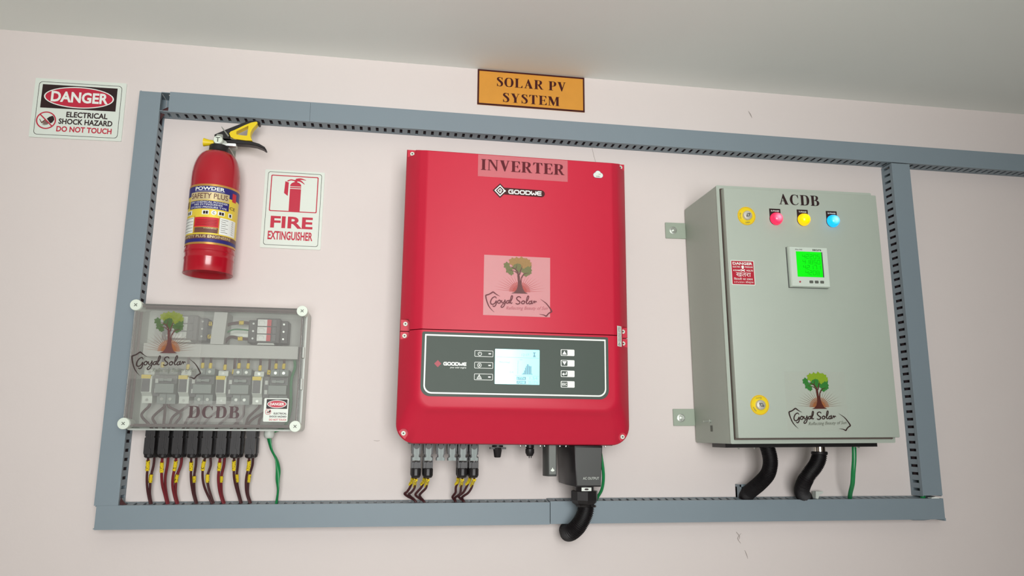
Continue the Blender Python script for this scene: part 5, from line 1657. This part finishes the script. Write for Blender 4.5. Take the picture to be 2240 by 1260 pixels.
s.text('Elite 440', X(.155), X(.335), Z(.905), Z(.94), .2373, 0.01).text('secure', X(.60), X(.83), Z(.90), Z(.945), .2373, 0.03)
s.build('meter_print', M_greyink, mt)
for k, u in enumerate((.505, .645, .785)):
    kb = B().prism(rr(X(u) - .0045, X(u) + .0045, Z(.125) - .0032, Z(.125) + .0032, .0014, 3), .2365, .2380).build('meter_key', M_greyink, mt)
B().cyl((X(.215), .2365, Z(.12)), (0, 1, 0), .0022, .0012, 12).build('meter_led', M_pink, mt)
# tree sticker
c = [U(.8750, 1.6910), U(1.0215, 1.6915), U(1.0240, 1.5570), U(.8735, 1.5580)]
gx0, gx1, gz0, gz1 = (c[0][0] + c[3][0]) / 2, (c[1][0] + c[2][0]) / 2, (c[2][1] + c[3][1]) / 2, (c[0][1] + c[1][1]) / 2
tree_mark(gx0, gz0, gx1 - gx0, gz1 - gz0, .2222, acdb, M_film3, M_leafd, M_leafl, M_bark, M_sun1, M_ray, M_logo_ink, M_tag_ink)
# wall brackets
for bx0, bx1, bz0, bz1, kx, kz in ((*U(.688, 2.092)[:1], .760, U(.7, 2.050)[1], U(.7, 2.0925)[1], *U(.7085, 2.0715)), (*U(.692, 1.611)[:1], .760, U(.7, 1.5695)[1], U(.7, 1.611)[1], *U(.7120, 1.5890))):
    br = B().box(bx0, bx1, .0010, .0045, bz0, bz1).build('bracket', M_brk, acdb, bevel=(.0008, 1))
    B().lathe([(.0100, .0), (.0100, .0012), (.0080, .0016)], (kx, .0045, kz), (0, 1, 0), 24).cyl((kx, .0055, kz), (0, 1, 0), .0070, .0050, 6).cyl((kx, .0100, kz), (0, 1, 0), .0038, .0080, 14).build(
        'anchor_bolt', M_steel, br)
# earthing stud and mark on the left side
q = U(.7475, 1.5800)
b = B().cyl((q[0], .100, q[1]), (-1, 0, 0), .0042, .0035, 6)
b.cyl((q[0] - .0030, .100, q[1]), (-1, 0, 0), .0018, .0150, 10)
b.build('earth_stud', M_steel, acdb)
B().add([(ax0 - .0004, .097, q[1] - .024), (ax0 - .0004, .109, q[1] - .024), (ax0 - .0004, .109, q[1] - .010), (ax0 - .0004, .097, q[1] - .010)], [(0, 1, 2, 3)]).build('earth_mark', M_greyink, acdb)

# conduits and earth wire under the cabinet
t = thing('conduit', 'black corrugated conduit under the grey cabinet, left of the two', 'conduit', .86, .08, 1.385, 'conduits under the grey cabinet')
corrugated([(.8800, .112, 1.523), (.8850, .112, 1.505), (.8875, .110, 1.483), (.8830, .102, 1.458), (.8720, .080, 1.435), (.8640, .050, 1.416), (.8630, .027, 1.402), (.863, .023, 1.380)], .0165).build('corrugated_tube', M_blackrub, t)
t = thing('conduit', 'black corrugated conduit with chrome collar under the grey cabinet, right of the two', 'conduit', 1.0, .08, 1.385, 'conduits under the grey cabinet')
B().cyl((1.0185, .105, 1.5235), (0, 0, -1), .0135, .016, 28).build('collar', M_chrome, t)
B().lathe([(.0165, 1.5110), (.0188, 1.5100), (.0188, 1.5050), (.0172, 1.5030)], (1.0175, .105, 0), n=24).build('tube_end', M_blackrub, t)
corrugated([(1.0175, .105, 1.5080), (1.0150, .105, 1.495), (1.0060, .104, 1.478), (.9920, .100, 1.460), (.9830, .092, 1.442), (.9880, .068, 1.422), (1.0040, .040, 1.408), (1.0180, .025, 1.399), (1.026, .023, 1.380)], .0168).build(
    'corrugated_tube', M_blackrub, t)
b = B().tube([(1.1130, .100, 1.522), (1.1105, .100, 1.492), (1.1080, .096, 1.462), (1.1110, .085, 1.435), (1.1200, .060, 1.412), (1.133, .035, 1.395), (1.136, .028, 1.380)], .0050, 14, 8,
             flat=(.0052, .0030, lambda f: .4 + 1.0 * f))
tag(b.build('earth_cable', M_green), 'flat green earth cable under the right end of the grey cabinet', 'cable')
# grey clip ends standing up behind the conduits
b = B().box(.8480, .8500, .002, .030, 1.385, 1.4290).box(.8480, .8660, .026, .030, 1.4240, 1.4300).box(.8480, .8700, .002, .010, 1.385, 1.4230)
tag(b.build('duct_clip', M_duct), 'grey duct offcut standing behind the left conduit', 'clip')
b = B().prism([(1.044, 1.388), (1.049, 1.388), (1.055, 1.404), (1.066, 1.4085), (1.066, 1.4125), (1.046, 1.4125)], .014, .030)
tag(b.build('duct_clip', M_boxgrey), 'pale duct offcut standing behind the right conduit', 'clip')
